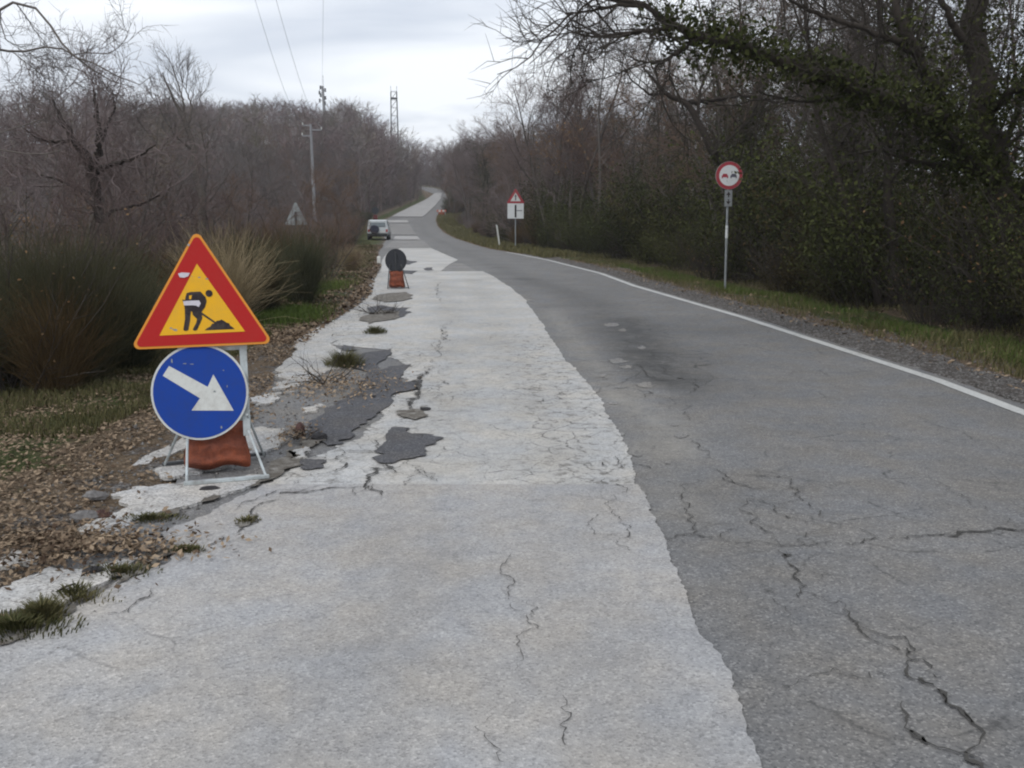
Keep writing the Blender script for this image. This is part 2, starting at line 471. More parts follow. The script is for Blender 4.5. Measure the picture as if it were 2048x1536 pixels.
# ------------------------------------------------------------------ road sheets (each a few mm above the one below)
def ysteps(y0, y1, step0=.05):
    ys = [y0]
    while ys[-1] < y1: ys.append(ys[-1] + max(step0, step0 * .35 * abs(ys[-1]) / 2.5))
    ys[-1] = y1
    return np.array(ys)
def ribbon(name, lf, rf, y0, y1, dz, mat, nlat=2, jl=0, jr=0, step=.05, attrs=None):
    ys = ysteps(y0, y1, step)
    l = lf(ys) + jl * (hn(ys, ys * 0, .035, 9) * .5 + hn(ys, ys * 0, .13, 3) + hn(ys, ys * 0, .45, 5) * 1.6 - 1.3)
    r = rf(ys) + jr * (hn(ys, ys * 0, .03, 8) * .55 + hn(ys, ys * 0, .11, 4) + hn(ys, ys * 0, .5, 6) * 1.6 - 1.3)
    t = np.linspace(0, 1, nlat)
    X = l[:, None] * (1 - t) + r[:, None] * t
    Y = np.repeat(ys[:, None], nlat, 1)
    Z = zr(Y) + dz + np.maximum(0, (Y - 40) * .0006) * (dz > .001)
    V = np.stack([X, Y, Z], -1).reshape(-1, 3)
    idx = np.arange(len(ys) * nlat).reshape(len(ys), nlat)
    F = np.stack([idx[:-1, :-1], idx[:-1, 1:], idx[1:, 1:], idx[1:, :-1]], -1).reshape(-1, 4)
    me = fmesh(name, V, F, mat, True)
    if attrs:
        for k, fn in attrs.items():
            a = me.attributes.new(k, 'FLOAT', 'POINT'); a.data.foreach_set('value', fn(V[:, 0], V[:, 1]).astype(np.float32))
    o = put(name, me); tag(o, kind='structure'); return o
def seg_dist(x, y, pts):
    d = np.full(x.shape, 1e9)
    for (a, b) in zip(pts[:-1], pts[1:]):
        ax, ay = a; bx, by = b; L2 = (bx - ax) ** 2 + (by - ay) ** 2 + 1e-9
        t = np.clip(((x - ax) * (bx - ax) + (y - ay) * (by - ay)) / L2, 0, 1)
        d = np.minimum(d, np.hypot(x - ax - t * (bx - ax), y - ay - t * (by - ay)))
    return d
def stain(px, wpx):
    return [G(u, v) for u, v in px], wpx
DARK = [([(1050, 558), (1120, 580), (1190, 610), (1230, 650), (1270, 700), (1330, 760)], .42, .95),
        ([(1000, 535), (1050, 558)], .35, .6), ([(880, 480), (940, 510), (1000, 535)], .35, .35), ([(846, 452), (852, 470), (880, 480)], .3, .35),
        ([(1260, 640), (1320, 740), (1360, 800)], .30, .8), ([(1290, 920), (1270, 1000)], .12, .35)]
LIGHT = [([(1100, 620), (1170, 700), (1240, 780), (1330, 850), (1360, 900)], .22, .55),
         ([(1250, 900), (1300, 960), (1330, 1020)], .25, .3), ([(1290, 770), (1330, 790)], .15, .6), ([(1185, 770), (1230, 800)], .07, .6)]
DK = [([G(u, v) for u, v in p], w_, a) for p, w_, a in DARK]
LT = [([G(u, v) for u, v in p], w_, a) for p, w_, a in LIGHT]
def wear(x, y):
    q = np.zeros(x.shape)
    for p, w_, a in DK: q -= .58 * a * np.exp(-(seg_dist(x, y, p) / w_ / 1.25) ** 2)
    for p, w_, a in LT: q += a * np.exp(-(seg_dist(x, y, p) / w_) ** 2)
    return np.clip(q, -1, 1)
CR = [G(u, v) for u, v in [(1150, 740), (1330, 760), (1290, 700)]]
CR2 = [G(u, v) for u, v in [(1560, 960), (1640, 1040), (1560, 1080)]]
def crk_asph(x, y):
    return np.clip(1.0 * np.exp(-(seg_dist(x, y, CR) / .6) ** 2) + .5 * np.exp(-(seg_dist(x, y, CR2) / .5) ** 2), 0, 1)
ribbon('road', XL, XR, -6, 350, 0.0, 'asphalt', 64, .07, .03, .08, {'wear': wear, 'crack': crk_asph})
W_LINE = .13
ribbon('road_edge_line', lambda y: XR(y) - .10 - W_LINE, lambda y: XR(y) - .10, -6, 47, .005, 'road_paint', 2, .006, .006, .05)

PR = curve([(1524, 1536), (1496, 1472), (1477, 1417), (1437, 1315), (1402, 1283), (1382, 1232), (1345, 1120), (1331, 1082), (1293, 1000), (1271, 964), (1245, 880), (1220, 840), (1180, 775), (1130, 720),
            (1105, 685), (1085, 650), (1050, 600), (1020, 575), (985, 552), (965, 543)])
PLp = [(0, 1293), (52, 1275), (125, 1238), (182, 1210), (234, 1176), (260, 1160), (302, 1140), (320, 1121), (335, 1095), (305, 1078), (330, 1060), (400, 1035), (480, 990), (540, 950),
       (590, 920), (660, 893), (704, 878), (722, 857), (752, 831), (788, 792), (838, 781), (810, 766), (802, 745), (815, 732), (772, 714), (778, 701), (655, 690), (649, 655), (690, 625), (735, 598), (742, 560), (757, 543)]
PL = curve(PLp)
PRx = lambda y: np.interp(y, PR[0], PR[1]); PLx = lambda y: np.interp(y, PL[0], PL[1])
yj = G(900, 983)[1]; ytop = G(900, 543)[1]
def crk_old(x, y):
    return np.clip(1.1 * np.exp(-((PRx(y) - x - .3) / .45) ** 2) * S((y - 4.3) / .8) * (1 - S((y - 11) / 4)) + .95 * np.exp(-(np.maximum(x - PLx(y), 0) / .75) ** 2), 0, 1)
zero = lambda x, y: np.zeros(x.shape)
def jt(y): return y * 0
TR = [[G(u, v) for u, v in p] for p in ([(690, 1536), (800, 1200), (880, 950), (905, 700), (890, 560)], [(1290, 1536), (1180, 1200), (1120, 950), (1040, 750), (950, 560)])]
def track(x, y):
    q = np.zeros(x.shape)
    for p in TR: q -= .20 * np.exp(-(seg_dist(x, y, p) / .33) ** 2)
    return q - .10 * (hn(x, y, 1.3, 21) - .3)
zero = track
ribbon('road_patch', PLx, PRx, yj, ytop, .006, 'pale_old', 40, .09, .034, .018, {'wear': zero, 'crack': crk_old})
ribbon('road_patch', PLx, PRx, .5, yj + .12, .011, 'pale_near', 40, .06, .03, .014, {'wear': zero, 'crack': zero})

def strip(name, left, right, dz, mat, jit=.03, step=.1):
    l = curve(left, near=False); r = curve(right, near=False)
    y0 = max(l[0][0], r[0][0]); y1 = min(l[0][-1], r[0][-1])
    return ribbon(name, lambda y: np.interp(y, l[0], l[1]), lambda y: np.interp(y, r[0], r[1]), y0, y1, dz, mat, 6, jit, jit, step)
# resurfaced rectangles farther up the left lane
strip('road_patch', [(742, 560), (757, 543), (762, 527)], [(973, 560), (955, 543), (920, 525)], .004, 'grey_patch')
strip('road_patch', [(760, 543), (764, 520), (775, 505), (800, 497)], [(880, 543), (900, 528), (915, 520), (862, 497)], .010, 'pale_old')
strip('road_patch', [(786, 480), (790, 473)], [(842, 480), (834, 473)], .012, 'pale_near')
strip('road_patch', [(765, 497), (788, 480)], [(866, 497), (846, 481)], .004, 'grey_patch')
strip('road_patch', [(776, 446), (768, 441)], [(818, 446), (814, 441)], .012, 'pale_near')
strip('road_patch', [(784, 470), (778, 448)], [(834, 470), (818, 448)], .006, 'dark_patch' if False else 'grey_patch')
strip('road_patch', [(782, 434), (811, 419), (851, 400), (870, 387)], [(846, 434), (868, 414), (882, 397), (884, 387)], .012, 'pale_near', .05, .3)

def roughen(P, amp, n=3):
    P = [np.array(p, float) for p in P]
    for k in range(n):
        Q = []
        for i in range(len(P)):
            a, b = P[i], P[(i + 1) % len(P)]; d = b - a; L_ = np.linalg.norm(d)
            Q.append(a)
            if L_ > .03:
                nrm = np.array([-d[1], d[0]]) / (L_ + 1e-9)
                Q.append((a + b) / 2 + nrm * rng.normal() * min(amp, L_ * .16))
        P = Q; amp *= .6
    return P
def sheet(name, px, dz, mat, amp=.05, th=None, label=None, iters=3):
    P = roughen([G(u, v) for u, v in px], amp, iters)
    tri = tessellate_polygon([[Vector((p[0], p[1], 0)) for p in P]])
    n = len(P); vs = [(p[0], p[1], float(zr(p[1])) + dz) for p in P]; fs = []
    for t in tri:
        a, b, c = [Vector((*P[i], 0)) for i in t]
        fs.append(tuple(t) if (b - a).cross(c - a).z > 0 else tuple(t[::-1]))
    if th:
        vs += [(p[0], p[1], float(zr(p[1])) + dz - th) for p in P]
        ar = sum(P[i][0] * P[(i + 1) % n][1] - P[(i + 1) % n][0] * P[i][1] for i in range(n))
        for i in range(n):
            j = (i + 1) % n
            fs.append((i, i + n, j + n, j) if ar > 0 else (j, j + n, i + n, i))
    me = bpy.data.meshes.new(name); me.from_pydata(vs, [], fs); me.materials.append(M[mat]); me.update()
    o = put(name, me); tag(o, label, kind='structure'); return o
# broken remains of the old pale shoulder, lying on the verge
FRAGS = ([(-60, 1210), (0, 1186), (52, 1163), (99, 1142), (130, 1145), (161, 1147), (216, 1134), (250, 1124), (283, 1121), (262, 1140), (222, 1150), (219, 1168), (180, 1184), (141, 1207), (99, 1231), (34, 1228), (0, 1236), (-60, 1262)],
           [(154, 1066), (190, 1048), (220, 1034), (222, 995), (264, 981), (310, 978), (360, 972), (440, 964), (520, 955), (505, 975), (455, 993), (382, 1016), (320, 1030), (281, 1043), (246, 1069), (200, 1072), (176, 1074)],
           [(216, 940), (250, 915), (300, 893), (345, 874), (400, 868), (395, 900), (345, 914), (305, 928), (250, 938)],
           [(300, 945), (345, 930), (420, 915), (470, 905), (460, 935), (400, 950), (330, 962)],
           [(470, 866), (520, 858), (570, 862), (580, 882), (555, 900), (500, 913), (470, 900)],
           [(0, 1125), (30, 1105), (55, 1110), (50, 1130), (20, 1140), (-40, 1155)],
           [(48, 1130), (58, 1108), (78, 1112), (80, 1126), (60, 1136)],
           [(545, 783), (550, 745), (597, 690), (648, 645), (660, 690), (692, 712), (671, 742), (640, 760), (600, 774)],
           [(500, 800), (545, 790), (590, 786), (560, 800), (510, 815)],
           [(608, 830), (640, 812), (652, 815), (635, 826)],
           [(590, 905), (610, 898), (622, 905), (615, 920), (592, 922)])
for px in FRAGS:
    sheet('shoulder_fragment', px, .022, 'pale_broken', .10, .02, iters=4)
# holes down to the lower asphalt, and dirt lying in them
for px in ([(782, 859), (818, 859), (824, 871), (868, 873), (871, 886), (850, 898), (847, 916), (815, 922), (755, 928), (758, 898), (773, 886)],
           [(596, 931), (620, 922), (653, 925), (623, 943)],
           [(671, 701), (686, 692), (710, 695), (713, 701), (680, 706)],
           [(790, 617), (823, 616), (824, 626), (790, 638), (740, 636), (733, 617), (760, 612)],
           [(815, 521), (835, 524), (820, 530), (800, 530), (800, 519)], [(853, 536), (866, 536), (868, 541), (855, 542)],
           [(795, 540), (835, 543), (825, 549), (795, 547)]):
    sheet('pothole', px, .0165, 'dark_patch', .05)
sheet('pothole', [(692, 713), (782, 699), (757, 744), (823, 731), (805, 767), (843, 762), (838, 778), (788, 789), (752, 830), (722, 856), (704, 877), (680, 892), (655, 894), (620, 862), (614, 847), (650, 818), (700, 790), (725, 776), (735, 745), (690, 735)], .0135, 'dark_patch', .05)
for px in ([(806, 824), (856, 815), (841, 824), (827, 844), (806, 838)],
           [(195, 1022 + 170), (234, 1176), (300, 1141), (322, 1120), (345, 1100), (300, 1098), (280, 1120), (222, 1160), (160, 1205), (100, 1240), (30, 1275), (0, 1290), (0, 1300), (60, 1278), (130, 1240)],
           [(470, 1055), (495, 1040), (512, 1030), (500, 1052), (480, 1062)], [(572, 905), (600, 885), (640, 878), (655, 885), (610, 900), (600, 915), (575, 925)],
           [(420, 985), (530, 955), (580, 905), (600, 925), (540, 965), (440, 1000), (300, 1040), (285, 1030), (350, 1005)],
           [(720, 640), (760, 620), (800, 625), (790, 640), (740, 650)], [(760, 590), (810, 585), (826, 592), (800, 604), (765, 606), (745, 600)]):
    sheet('dirt_patch', px, .019, 'dirt_patch', .06)
# pale crumbs of the old layer on the grey lane
for (u, v, a, b_) in ((1220, 650, 22, 5), (1245, 660, 10, 4), (1284, 696, 10, 5), (1235, 722, 20, 6), (1255, 735, 18, 4), (1288, 770, 22, 7), (1192, 775, 12, 12), (1240, 775, 14, 3), (1365, 870, 16, 8), (1350, 850, 12, 4), (1225, 806, 12, 4), (1205, 752 + 0, 8, 4), (1245, 868, 8, 4), (1337, 925, 8, 4), (1050, 600, 16, 3)):
    px = [(u + a * math.cos(t) * random.uniform(.6, 1.1), v + b_ * math.sin(t) * random.uniform(.6, 1.1)) for t in np.linspace(0, 2 * PI, 8)[:-1]]
    sheet('road_crumb_patch', px, .004, 'grey_patch', .02)

# ------------------------------------------------------------------ cracks (thin dark gaps traced from the photograph)
CV = []; CF = []
def crack(px, wd, dz=.018, jag=.05):
    if dz > .01 and wd < .03: wd *= .62
    elif dz > .01: wd *= .7
    else: wd *= .8
    P = [np.array(G(u, v)) for u, v in px]
    for k in range(4):
        Q = [P[0]]
        for a, b in zip(P[:-1], P[1:]):
            d = b - a; L_ = np.linalg.norm(d)
            if L_ > .035:
                nr = np.array([-d[1], d[0]]) / L_
                Q.append((a + b) / 2 + nr * rng.normal() * min(jag, L_ * .17))
            Q.append(b)
        P = Q
    n = len(P); o = len(CV)
    for i, p in enumerate(P):
        t = P[min(i + 1, n - 1)] - P[max(i - 1, 0)]; t = t / (np.linalg.norm(t) + 1e-9); nr = np.array([-t[1], t[0]])
        ww = wd * (.25 + 1.3 * rng.random() ** 1.6) * max(.55, math.sin(PI * min(1, max(.08, (i + .5) / n))) ** .5) * 1.25 / 2
        for s_ in (-1, 1):
            q = p + nr * ww * s_; CV.append((q[0], q[1], float(zr(q[1])) + dz))
    for i in range(n - 1): CF.append((o + 2 * i, o + 2 * i + 1, o + 2 * i + 3, o + 2 * i + 2))
def z6(*p): return [(1240 + a / 2.535, 940 + b / 2.535) for a, b in p]
def z7(*p): return [(1000 + a / 3.413, 560 + b / 3.413) for a, b in p]
def z8(*p): return [(820 + a / 2.56, 640 + b / 2.56) for a, b in p]
def zb(*p): return [(560 + a / 3.339, 560 + b / 3.339) for a, b in p]
def zc(*p): return [(a / 2.2756, 700 + b / 2.2756) for a, b in p]
A = .0075
for px, wd in ((z6((110, 50), (280, 75), (300, 80), (390, 50)), .006), (z6((300, 80), (310, 130), (350, 190), (345, 260), (375, 290), (370, 330)), .009), (z6((230, 350), (370, 335), (510, 345), (600, 295)), .010),
               (z6((510, 345), (700, 365), (800, 380), (930, 385), (1080, 375), (1230, 370), (1290, 350), (1500, 340), (1650, 325), (1800, 318), (2048, 312)), .009),
               (z6((1620, 335), (1720, 318), (1850, 316), (2048, 308), (2150, 305)), .022), (z6((1290, 350), (1230, 310), (1170, 290)), .005),
               (z6((540, 35), (570, 65), (680, 100), (740, 95)), .007), (z6((560, 28), (750, 30), (870, 45)), .006), (z6((870, 45), (850, 85), (890, 130), (915, 150), (960, 180), (1010, 240)), .008),
               (z6((640, 150), (760, 170), (900, 155)), .005), (z6((640, 150), (635, 180), (695, 240), (705, 290), (760, 320), (810, 380)), .007), (z6((760, 170), (790, 215), (880, 250), (1020, 280)), .007),
               (z6((980, 305), (940, 340), (930, 385)), .005), (z6((810, 410), (840, 440), (870, 490), (880, 550), (905, 600), (915, 620)), .014), (z6((820, 440), (870, 435)), .020), (z6((915, 620), (905, 650)), .012),
               (z6((915, 620), (980, 635), (1060, 680), (1110, 670), (1145, 700)), .007), (z6((1145, 690), (1165, 730), (1165, 760), (1210, 800), (1240, 840), (1320, 890), (1420, 920)), .010), (z6((1210, 800), (1300, 830), (1370, 855), (1440, 850)), .006),
               (z6((1440, 850), (1465, 890), (1465, 930), (1480, 970), (1530, 965), (1580, 1000), (1600, 1060)), .012), (z6((1455, 910), (1470, 935)), .022), (z6((1480, 970), (1455, 1010), (1455, 1050), (1520, 1070), (1580, 1095)), .010),
               (z6((1520, 1060), (1590, 1095)), .026), (z6((1580, 1095), (1630, 1140), (1650, 1190), (1720, 1215), (1770, 1270), (1830, 1320), (1835, 1360), (1800, 1410), (1750, 1440)), .012), (z6((1610, 1120), (1650, 1190)), .02),
               (z6((1740, 1225), (1790, 1290)), .016), (z6((1455, 1045), (1320, 1035), (1180, 1050), (1020, 1040), (940, 1060), (820, 1105)), .006), (z6((1430, 1180), (1460, 1250), (1490, 1340), (1540, 1385), (1610, 1415), (1750, 1440), (1860, 1511)), .012),
               (z6((1480, 1330), (1550, 1390)), .02), (z6((1750, 1440), (1830, 1500), (1870, 1540)), .018), (z6((770, 655), (840, 700), (850, 750)), .005), (z6((1560, 30), (1640, 80), (1760, 160), (1900, 220), (2010, 290)), .005),
               (z6((960, 515), (1060, 530), (1140, 540)), .004), (z6((1000, 550), (1060, 530)), .004),
               (z7((900, 570), (1000, 640), (1060, 685), (1130, 690)), .012), (z7((1020, 560), (1100, 570), (1170, 565)), .014), (z7((1100, 575), (1130, 620), (1160, 660)), .010), (z7((1060, 685), (1210, 680), (1300, 680), (1410, 690)), .012), (z7((1210, 675), (1250, 672)), .03),
               (z7((1400, 690), (1360, 730), (1290, 780)), .010), (z7((1030, 490), (1050, 520), (1120, 520)), .01), (z7((1060, 430), (1110, 440)), .018), (z7((1260, 900), (1300, 940), (1320, 970)), .008), (z7((1320, 1100), (1360, 1160), (1410, 1200), (1410, 1230)), .008),
               (z7((1420, 1290), (1540, 1340), (1590, 1385), (1700, 1410)), .008), (z7((1590, 1325), (1750, 1330), (1980, 1350)), .007), (z7((930, 750), (985, 805)), .010), (z7((870, 1190), (980, 1200)), .012), (z7((900, 1250), (1030, 1290)), .010), (z7((1410, 690), (1700, 690), (1900, 680)), .005)):
    crack(px, wd, A)
for px, wd in ((z8((0, 450), (30, 360), (60, 330), (90, 265), (120, 240)), .02), (z8((195, 0), (165, 60), (150, 110), (150, 170), (130, 230), (95, 270)), .012), (z8((180, 320), (195, 335)), .03),
               (z8((230, 325), (390, 322), (500, 318)), .008), (z8((810, 350), (770, 380), (770, 415)), .012), (z8((800, 350), (960, 355)), .006), (z8((680, 410), (675, 440)), .014), (z8((990, 820), (1050, 850), (1075, 860), (1085, 900)), .011),
               (z8((1040, 910), (1015, 950), (1020, 985), (1070, 990)), .006), (z8((1070, 985), (1080, 1035), (1130, 1060), (1125, 1120), (1135, 1200)), .007), (z8((1090, 985), (1200, 975)), .005), (z8((960, 1010), (930, 1040), (895, 1070), (940, 1110), (1050, 1110), (1130, 1105)), .006),
               (z8((985, 740), (1010, 765)), .014), (z8((1070, 700), (1065, 740), (1100, 770)), .012), (z8((840, 740), (900, 730), (950, 770)), .008), (z8((20, 790), (70, 770), (130, 800), (140, 840)), .010), (z8((60, 610), (20, 590)), .01),
               (z8((520, 1210), (490, 1260), (510, 1330), (520, 1400), (505, 1450)), .006), (z8((600, 1460), (610, 1530)), .006), (z8((570, 900), (600, 940), (760, 935)), .004), (z8((400, 70), (410, 110)), .008), (z8((410, 200), (530, 205)), .006),
               ([(1030, 1210), (1055, 1235), (1040, 1290), (1030, 1350)], .005), ([(1125, 1400), (1135, 1450), (1130, 1500)], .006), ([(985, 1440), (975, 1490), (1010, 1536)], .004)):
    crack(px, wd)
for px, wd in ((zb((990, 620), (930, 660), (930, 740), (880, 830), (860, 870)), .045), (zb((660, 1230), (620, 1310), (570, 1380), (560, 1400)), .035), (zb((560, 1395), (620, 1420), (680, 1455)), .012), (zb((560, 1400), (300, 1410), (200, 1430), (0, 1445)), .018),
               (zb((540, 995), (640, 970), (790, 960)), .014), (zb((750, 990), (860, 1020)), .016), (zb((420, 1155), (530, 1155), (650, 1160)), .014), (zb((400, 1150), (400, 1230), (380, 1280), (310, 1310), (250, 1310)), .02), (zb((720, 1050), (670, 1160)), .014),
               (zb((800, 1260), (780, 1300), (860, 1320)), .012), (zb((860, 1220), (940, 1260), (930, 1300), (1030, 1330), (1045, 1360)), .010), (zb((930, 1300), (870, 1350), (830, 1390)), .008), (zb((1040, 760), (1030, 800), (990, 830)), .010),
               (zb((1120, 280), (1080, 350), (1070, 430), (1050, 480)), .016), (zb((1030, 0), (1060, 60), (1075, 150)), .02), (zb((650, 890), (800, 880)), .01), (zb((500, 1410), (510, 1460)), .008), (zb((100, 1230), (180, 1160), (210, 1200)), .018),
               (zb((210, 1140), (230, 1190), (300, 1210)), .016),
               (zc((585, 1215), (590, 1190), (640, 1150), (690, 1100)), .010), (zc((490, 1215), (585, 1195)), .006), (zc((1050, 855), (1110, 815), (1165, 770), (1270, 690)), .02), (zc((940, 905), (1020, 865)), .016), (zc((1270, 660), (1330, 660), (1430, 650)), .022), (zc((1080, 730), (1260, 650), (1450, 630)), .012),
               (zc((700, 990), (780, 965)), .014), (zc((1660, 625), (1640, 655)), .014), (zc((1680, 620), (1730, 670)), .010)):
    crack(px, wd)
me = bpy.data.meshes.new('crack'); me.from_pydata(CV, [], CF); me.materials.append(M['crack']); me.update()
o = put('road_cracks', me); tag(o, 'fine dark cracks running through the worn road surface', kind='stuff')

# ------------------------------------------------------------------ branching generator (arrays of polylines)
def unit(a): return a / (np.linalg.norm(a, axis=-1, keepdims=True) + 1e-9)
def grow(P, nchild, t0, t1, ang, length, lenf, npts, up, wob, r, spread=1.0, g=rng):
    """children of the polylines P (B, n, 3)"""
    B, n, _ = P.shape
    t = t0 + (t1 - t0) * ((np.arange(nchild)[None, :] + g.random((B, nchild))) / nchild)
    f = t * (n - 1); i = np.minimum(f.astype(int), n - 2); fr = (f - i)[..., None]
    b = np.arange(B)[:, None]
    start = P[b, i] * (1 - fr) + P[b, i + 1] * fr
    tan = unit(P[b, i + 1] - P[b, i])
    rv = g.normal(size=tan.shape); perp = unit(rv - (rv * tan).sum(-1, keepdims=True) * tan)
    an = (ang * (.7 + .6 * g.random((B, nchild))))[..., None]
    d = unit(tan * np.cos(an) + perp * np.sin(an))
    L0 = length * (1 - lenf * t) * (.6 + .7 * g.random((B, nchild)))
    start = start.reshape(-1, 3); d = d.reshape(-1, 3); L0 = L0.ravel(); K = len(L0)
    Q = np.zeros((K, npts, 3)); Q[:, 0] = start
    stp = L0 / (npts - 1)
    for k in range(1, npts):
        d = unit(d + g.normal(size=d.shape) * wob + np.array([0, 0, up]))
        Q[:, k] = Q[:, k - 1] + d * stp[:, None]
    rr = r * np.clip(L0 / length, .4, 1.2)[:, None] * np.linspace(1, .35, npts)[None, :]
    return Q, rr
def tubes(P, r, sides):
    B, n, _ = P.shape
    T = np.empty_like(P); T[:, 1:-1] = P[:, 2:] - P[:, :-2]; T[:, 0] = P[:, 1] - P[:, 0]; T[:, -1] = P[:, -1] - P[:, -2]
    T = unit(T)
    ref = np.where(np.abs(T[..., 2:3]) < .9, np.array([0, 0, 1.0]), np.array([1.0, 0, 0]))
    U = unit(np.cross(T, ref)); W_ = np.cross(T, U)
    a = np.arange(sides) * 2 * PI / sides
    V = P[:, :, None, :] + r[:, :, None, None] * (U[:, :, None, :] * np.cos(a)[None, None, :, None] + W_[:, :, None, :] * np.sin(a)[None, None, :, None])
    base = (np.arange(B)[:, None, None] * n + np.arange(n - 1)[None, :, None]) * sides
    k = np.arange(sides)[None, None, :]; k2 = (k + 1) % sides
    F = np.stack([base + k, base + k2, base + sides + k2, base + sides + k], -1).reshape(-1, 4)
    return V.reshape(-1, 3), F
def join(parts):
    Vs = []; Fs = []; o = 0
    for V, F in parts:
        Vs.append(V); Fs.append(F + o); o += len(V)
    return np.concatenate(Vs), np.concatenate(Fs)
def leafcards(C, size, g=rng, flat=0.0, aspect=.55):
    """small folded-free leaf blades, each a rhombus"""
    n = len(C); nrm = g.normal(size=(n, 3)); nrm[:, 2] += flat * np.sign(nrm[:, 2] + 1e-6) * 2; nrm = unit(nrm)
    a = unit(np.cross(nrm, g.normal(size=(n, 3)))); b = np.cross(nrm, a)
    s_ = (size * (.45 + 1.0 * g.random(n)))[:, None]
    aspect = aspect * (.55 + .8 * g.random((n, 1)))
    V = np.stack([C - a * s_, C + b * s_ * aspect + nrm * s_ * .12, C + a * s_, C - b * s_ * aspect + nrm * s_ * .12], 1).reshape(-1, 3)
    F = np.arange(n * 4).reshape(-1, 4)
    return V, F
def resample(P, n):
    P = np.asarray(P, float); d = np.r_[0, np.cumsum(np.linalg.norm(np.diff(P, axis=0), axis=1))]
    t = np.linspace(0, d[-1], n)
    return np.stack([np.interp(t, d, P[:, k]) for k in range(3)], 1)

def tree_mesh(seed, H=10, stems=2, tilt=.12, nl=12, nb=7, nt=7, nf=3, limb=.3, up=.10, dead=0, ivy=0, rt=.09, t0=.25, fr=1.0):
    g = np.random.default_rng(seed)
    P0 = []
    for k in range(stems):
        az = g.random() * 6.28 + k * 2.4; tl = tilt * (.4 + g.random()); d = np.array([math.cos(az) * tl, math.sin(az) * tl, 1.0])
        p = np.array([math.cos(az), math.sin(az), 0]) * (.12 * (stems > 1)) + np.array([0, 0, -.4]); pts = [p]
        hh = H * (1 if k == 0 else .65 + .3 * g.random())
        for s_ in range(11):
            d = unit(d + g.normal(size=3) * .09 + np.array([0, 0, .05])); p = p + d * hh / 11; pts.append(p)
        P0.append(pts)
    P0 = np.array(P0); r0 = np.repeat(np.linspace(1, .16, 12)[None, :] * rt, stems, 0) * (H / 10)
    P1, r1 = grow(P0, nl, t0, .97, .85, H * limb, .55, 7, up, .16, rt * .38, g=g)
    P2, r2 = grow(P1, nb, .2, 1.0, .75, H * .13, .4, 5, up * .8, .2, .014, g=g)
    P3, r3 = grow(P2, nt, .15, 1.0, .7, H * .065, .3, 4, .06, .22, .0075 * fr, g=g)
    P4, r4 = grow(P3, nf, .2, 1.0, .6, H * .035, .2, 3, .05, .2, .005 * fr, g=g)
    trunk = join([tubes(P0, r0, 7), tubes(P1, r1, 5)])
    twigs = join([tubes(P2, r2, 4), tubes(P3, r3, 3), tubes(P4, r4, 3)])
    res = {'trunk': trunk, 'twigs': twigs}
    if dead:
        e = P3.reshape(-1, 3); C = e[g.integers(0, len(e), dead)] + g.normal(size=(dead, 3)) * .08
        C = C[C[:, 2] < H * (.4 + .5 * g.random())] if len(C) else C
        res['dead_leaves'] = leafcards(C, .045, g)
    if ivy:
        src = np.concatenate([P0[:, :8].reshape(-1, 3)] + [P1[:, :4].reshape(-1, 3)[::2]])
        A_ = P0[:, :9]; k = g.integers(0, A_.shape[0], ivy); t = g.random(ivy) * 7.9; i = t.astype(int); f = (t - i)[:, None]
        C = A_[k, i] * (1 - f) + A_[k, i + 1] * f
        half = ivy // 2; q = P1.reshape(-1, 3); C[:half] = q[g.integers(0, len(q), half)]
        C = C + g.normal(size=C.shape) * (.22 + .25 * g.random((len(C), 1)))
        res['ivy'] = leafcards(C, .036, g)
    return res
def meshes_of(res, mats):
    out_ = {}
    for k, (V, F) in res.items():
        per = {'trunk': None, 'twigs': None}.get(k, 1)
        rnd = rng.random(len(F)) if per else None
        out_[k] = fmesh(k, V, F, mats[k], k == 'trunk', rnd)
    return out_
STD = {'trunk': 'bark', 'twigs': 'twig', 'dead_leaves': 'dead_leaf', 'ivy': 'ivy_leaf'}
def mats(**k): d = dict(STD); d.update(k); return d
TREES = {
    'bare_a': meshes_of(tree_mesh(1, 10, 2, .15, 12, 7, 7, 3), mats()),
    'bare_b': meshes_of(tree_mesh(2, 10, 3, .25, 9, 7, 6, 3), mats()),
    'bare_c': meshes_of(tree_mesh(3, 10, 1, .1, 16, 8, 6, 3, .36), mats(twigs='twig_grey')),
    'leafy': meshes_of(tree_mesh(4, 10, 2, .2, 11, 7, 6, 3, dead=2600), mats()),
    'leafy_b': meshes_of(tree_mesh(5, 10, 1, .15, 15, 8, 6, 3, .34, dead=3500), mats()),
    'ivy_a': meshes_of(tree_mesh(6, 10, 2, .2, 10, 6, 5, 3, ivy=7500), mats(trunk='bark_dark', twigs='twig_dark')),
    'ivy_b': meshes_of(tree_mesh(8, 10, 1, .3, 13, 7, 5, 3, .36, ivy=9500, rt=.13), mats(trunk='bark_dark', twigs='twig_dark')),
    'dark': meshes_of(tree_mesh(9, 10, 3, .3, 9, 7, 6, 3, .32), mats(trunk='bark_dark', twigs='twig_dark')),
    'small': meshes_of(tree_mesh(10, 6, 4, .45, 8, 6, 6, 3, .38, rt=.06, t0=.1, fr=.9), mats()),
}
def plant(kind, table, name, x, y, s, label, cat, group=None, dz=0, rz=None, sxy=1.0):
    z = float(zg(x, y)) + dz
    o = empty(name, (x, y, z), random.random() * 6.28 if rz is None else rz, (s * sxy, s * sxy, s))
    tag(o, label, cat, group)
    for k, me in table[kind].items(): put(k, me, o)
    return o

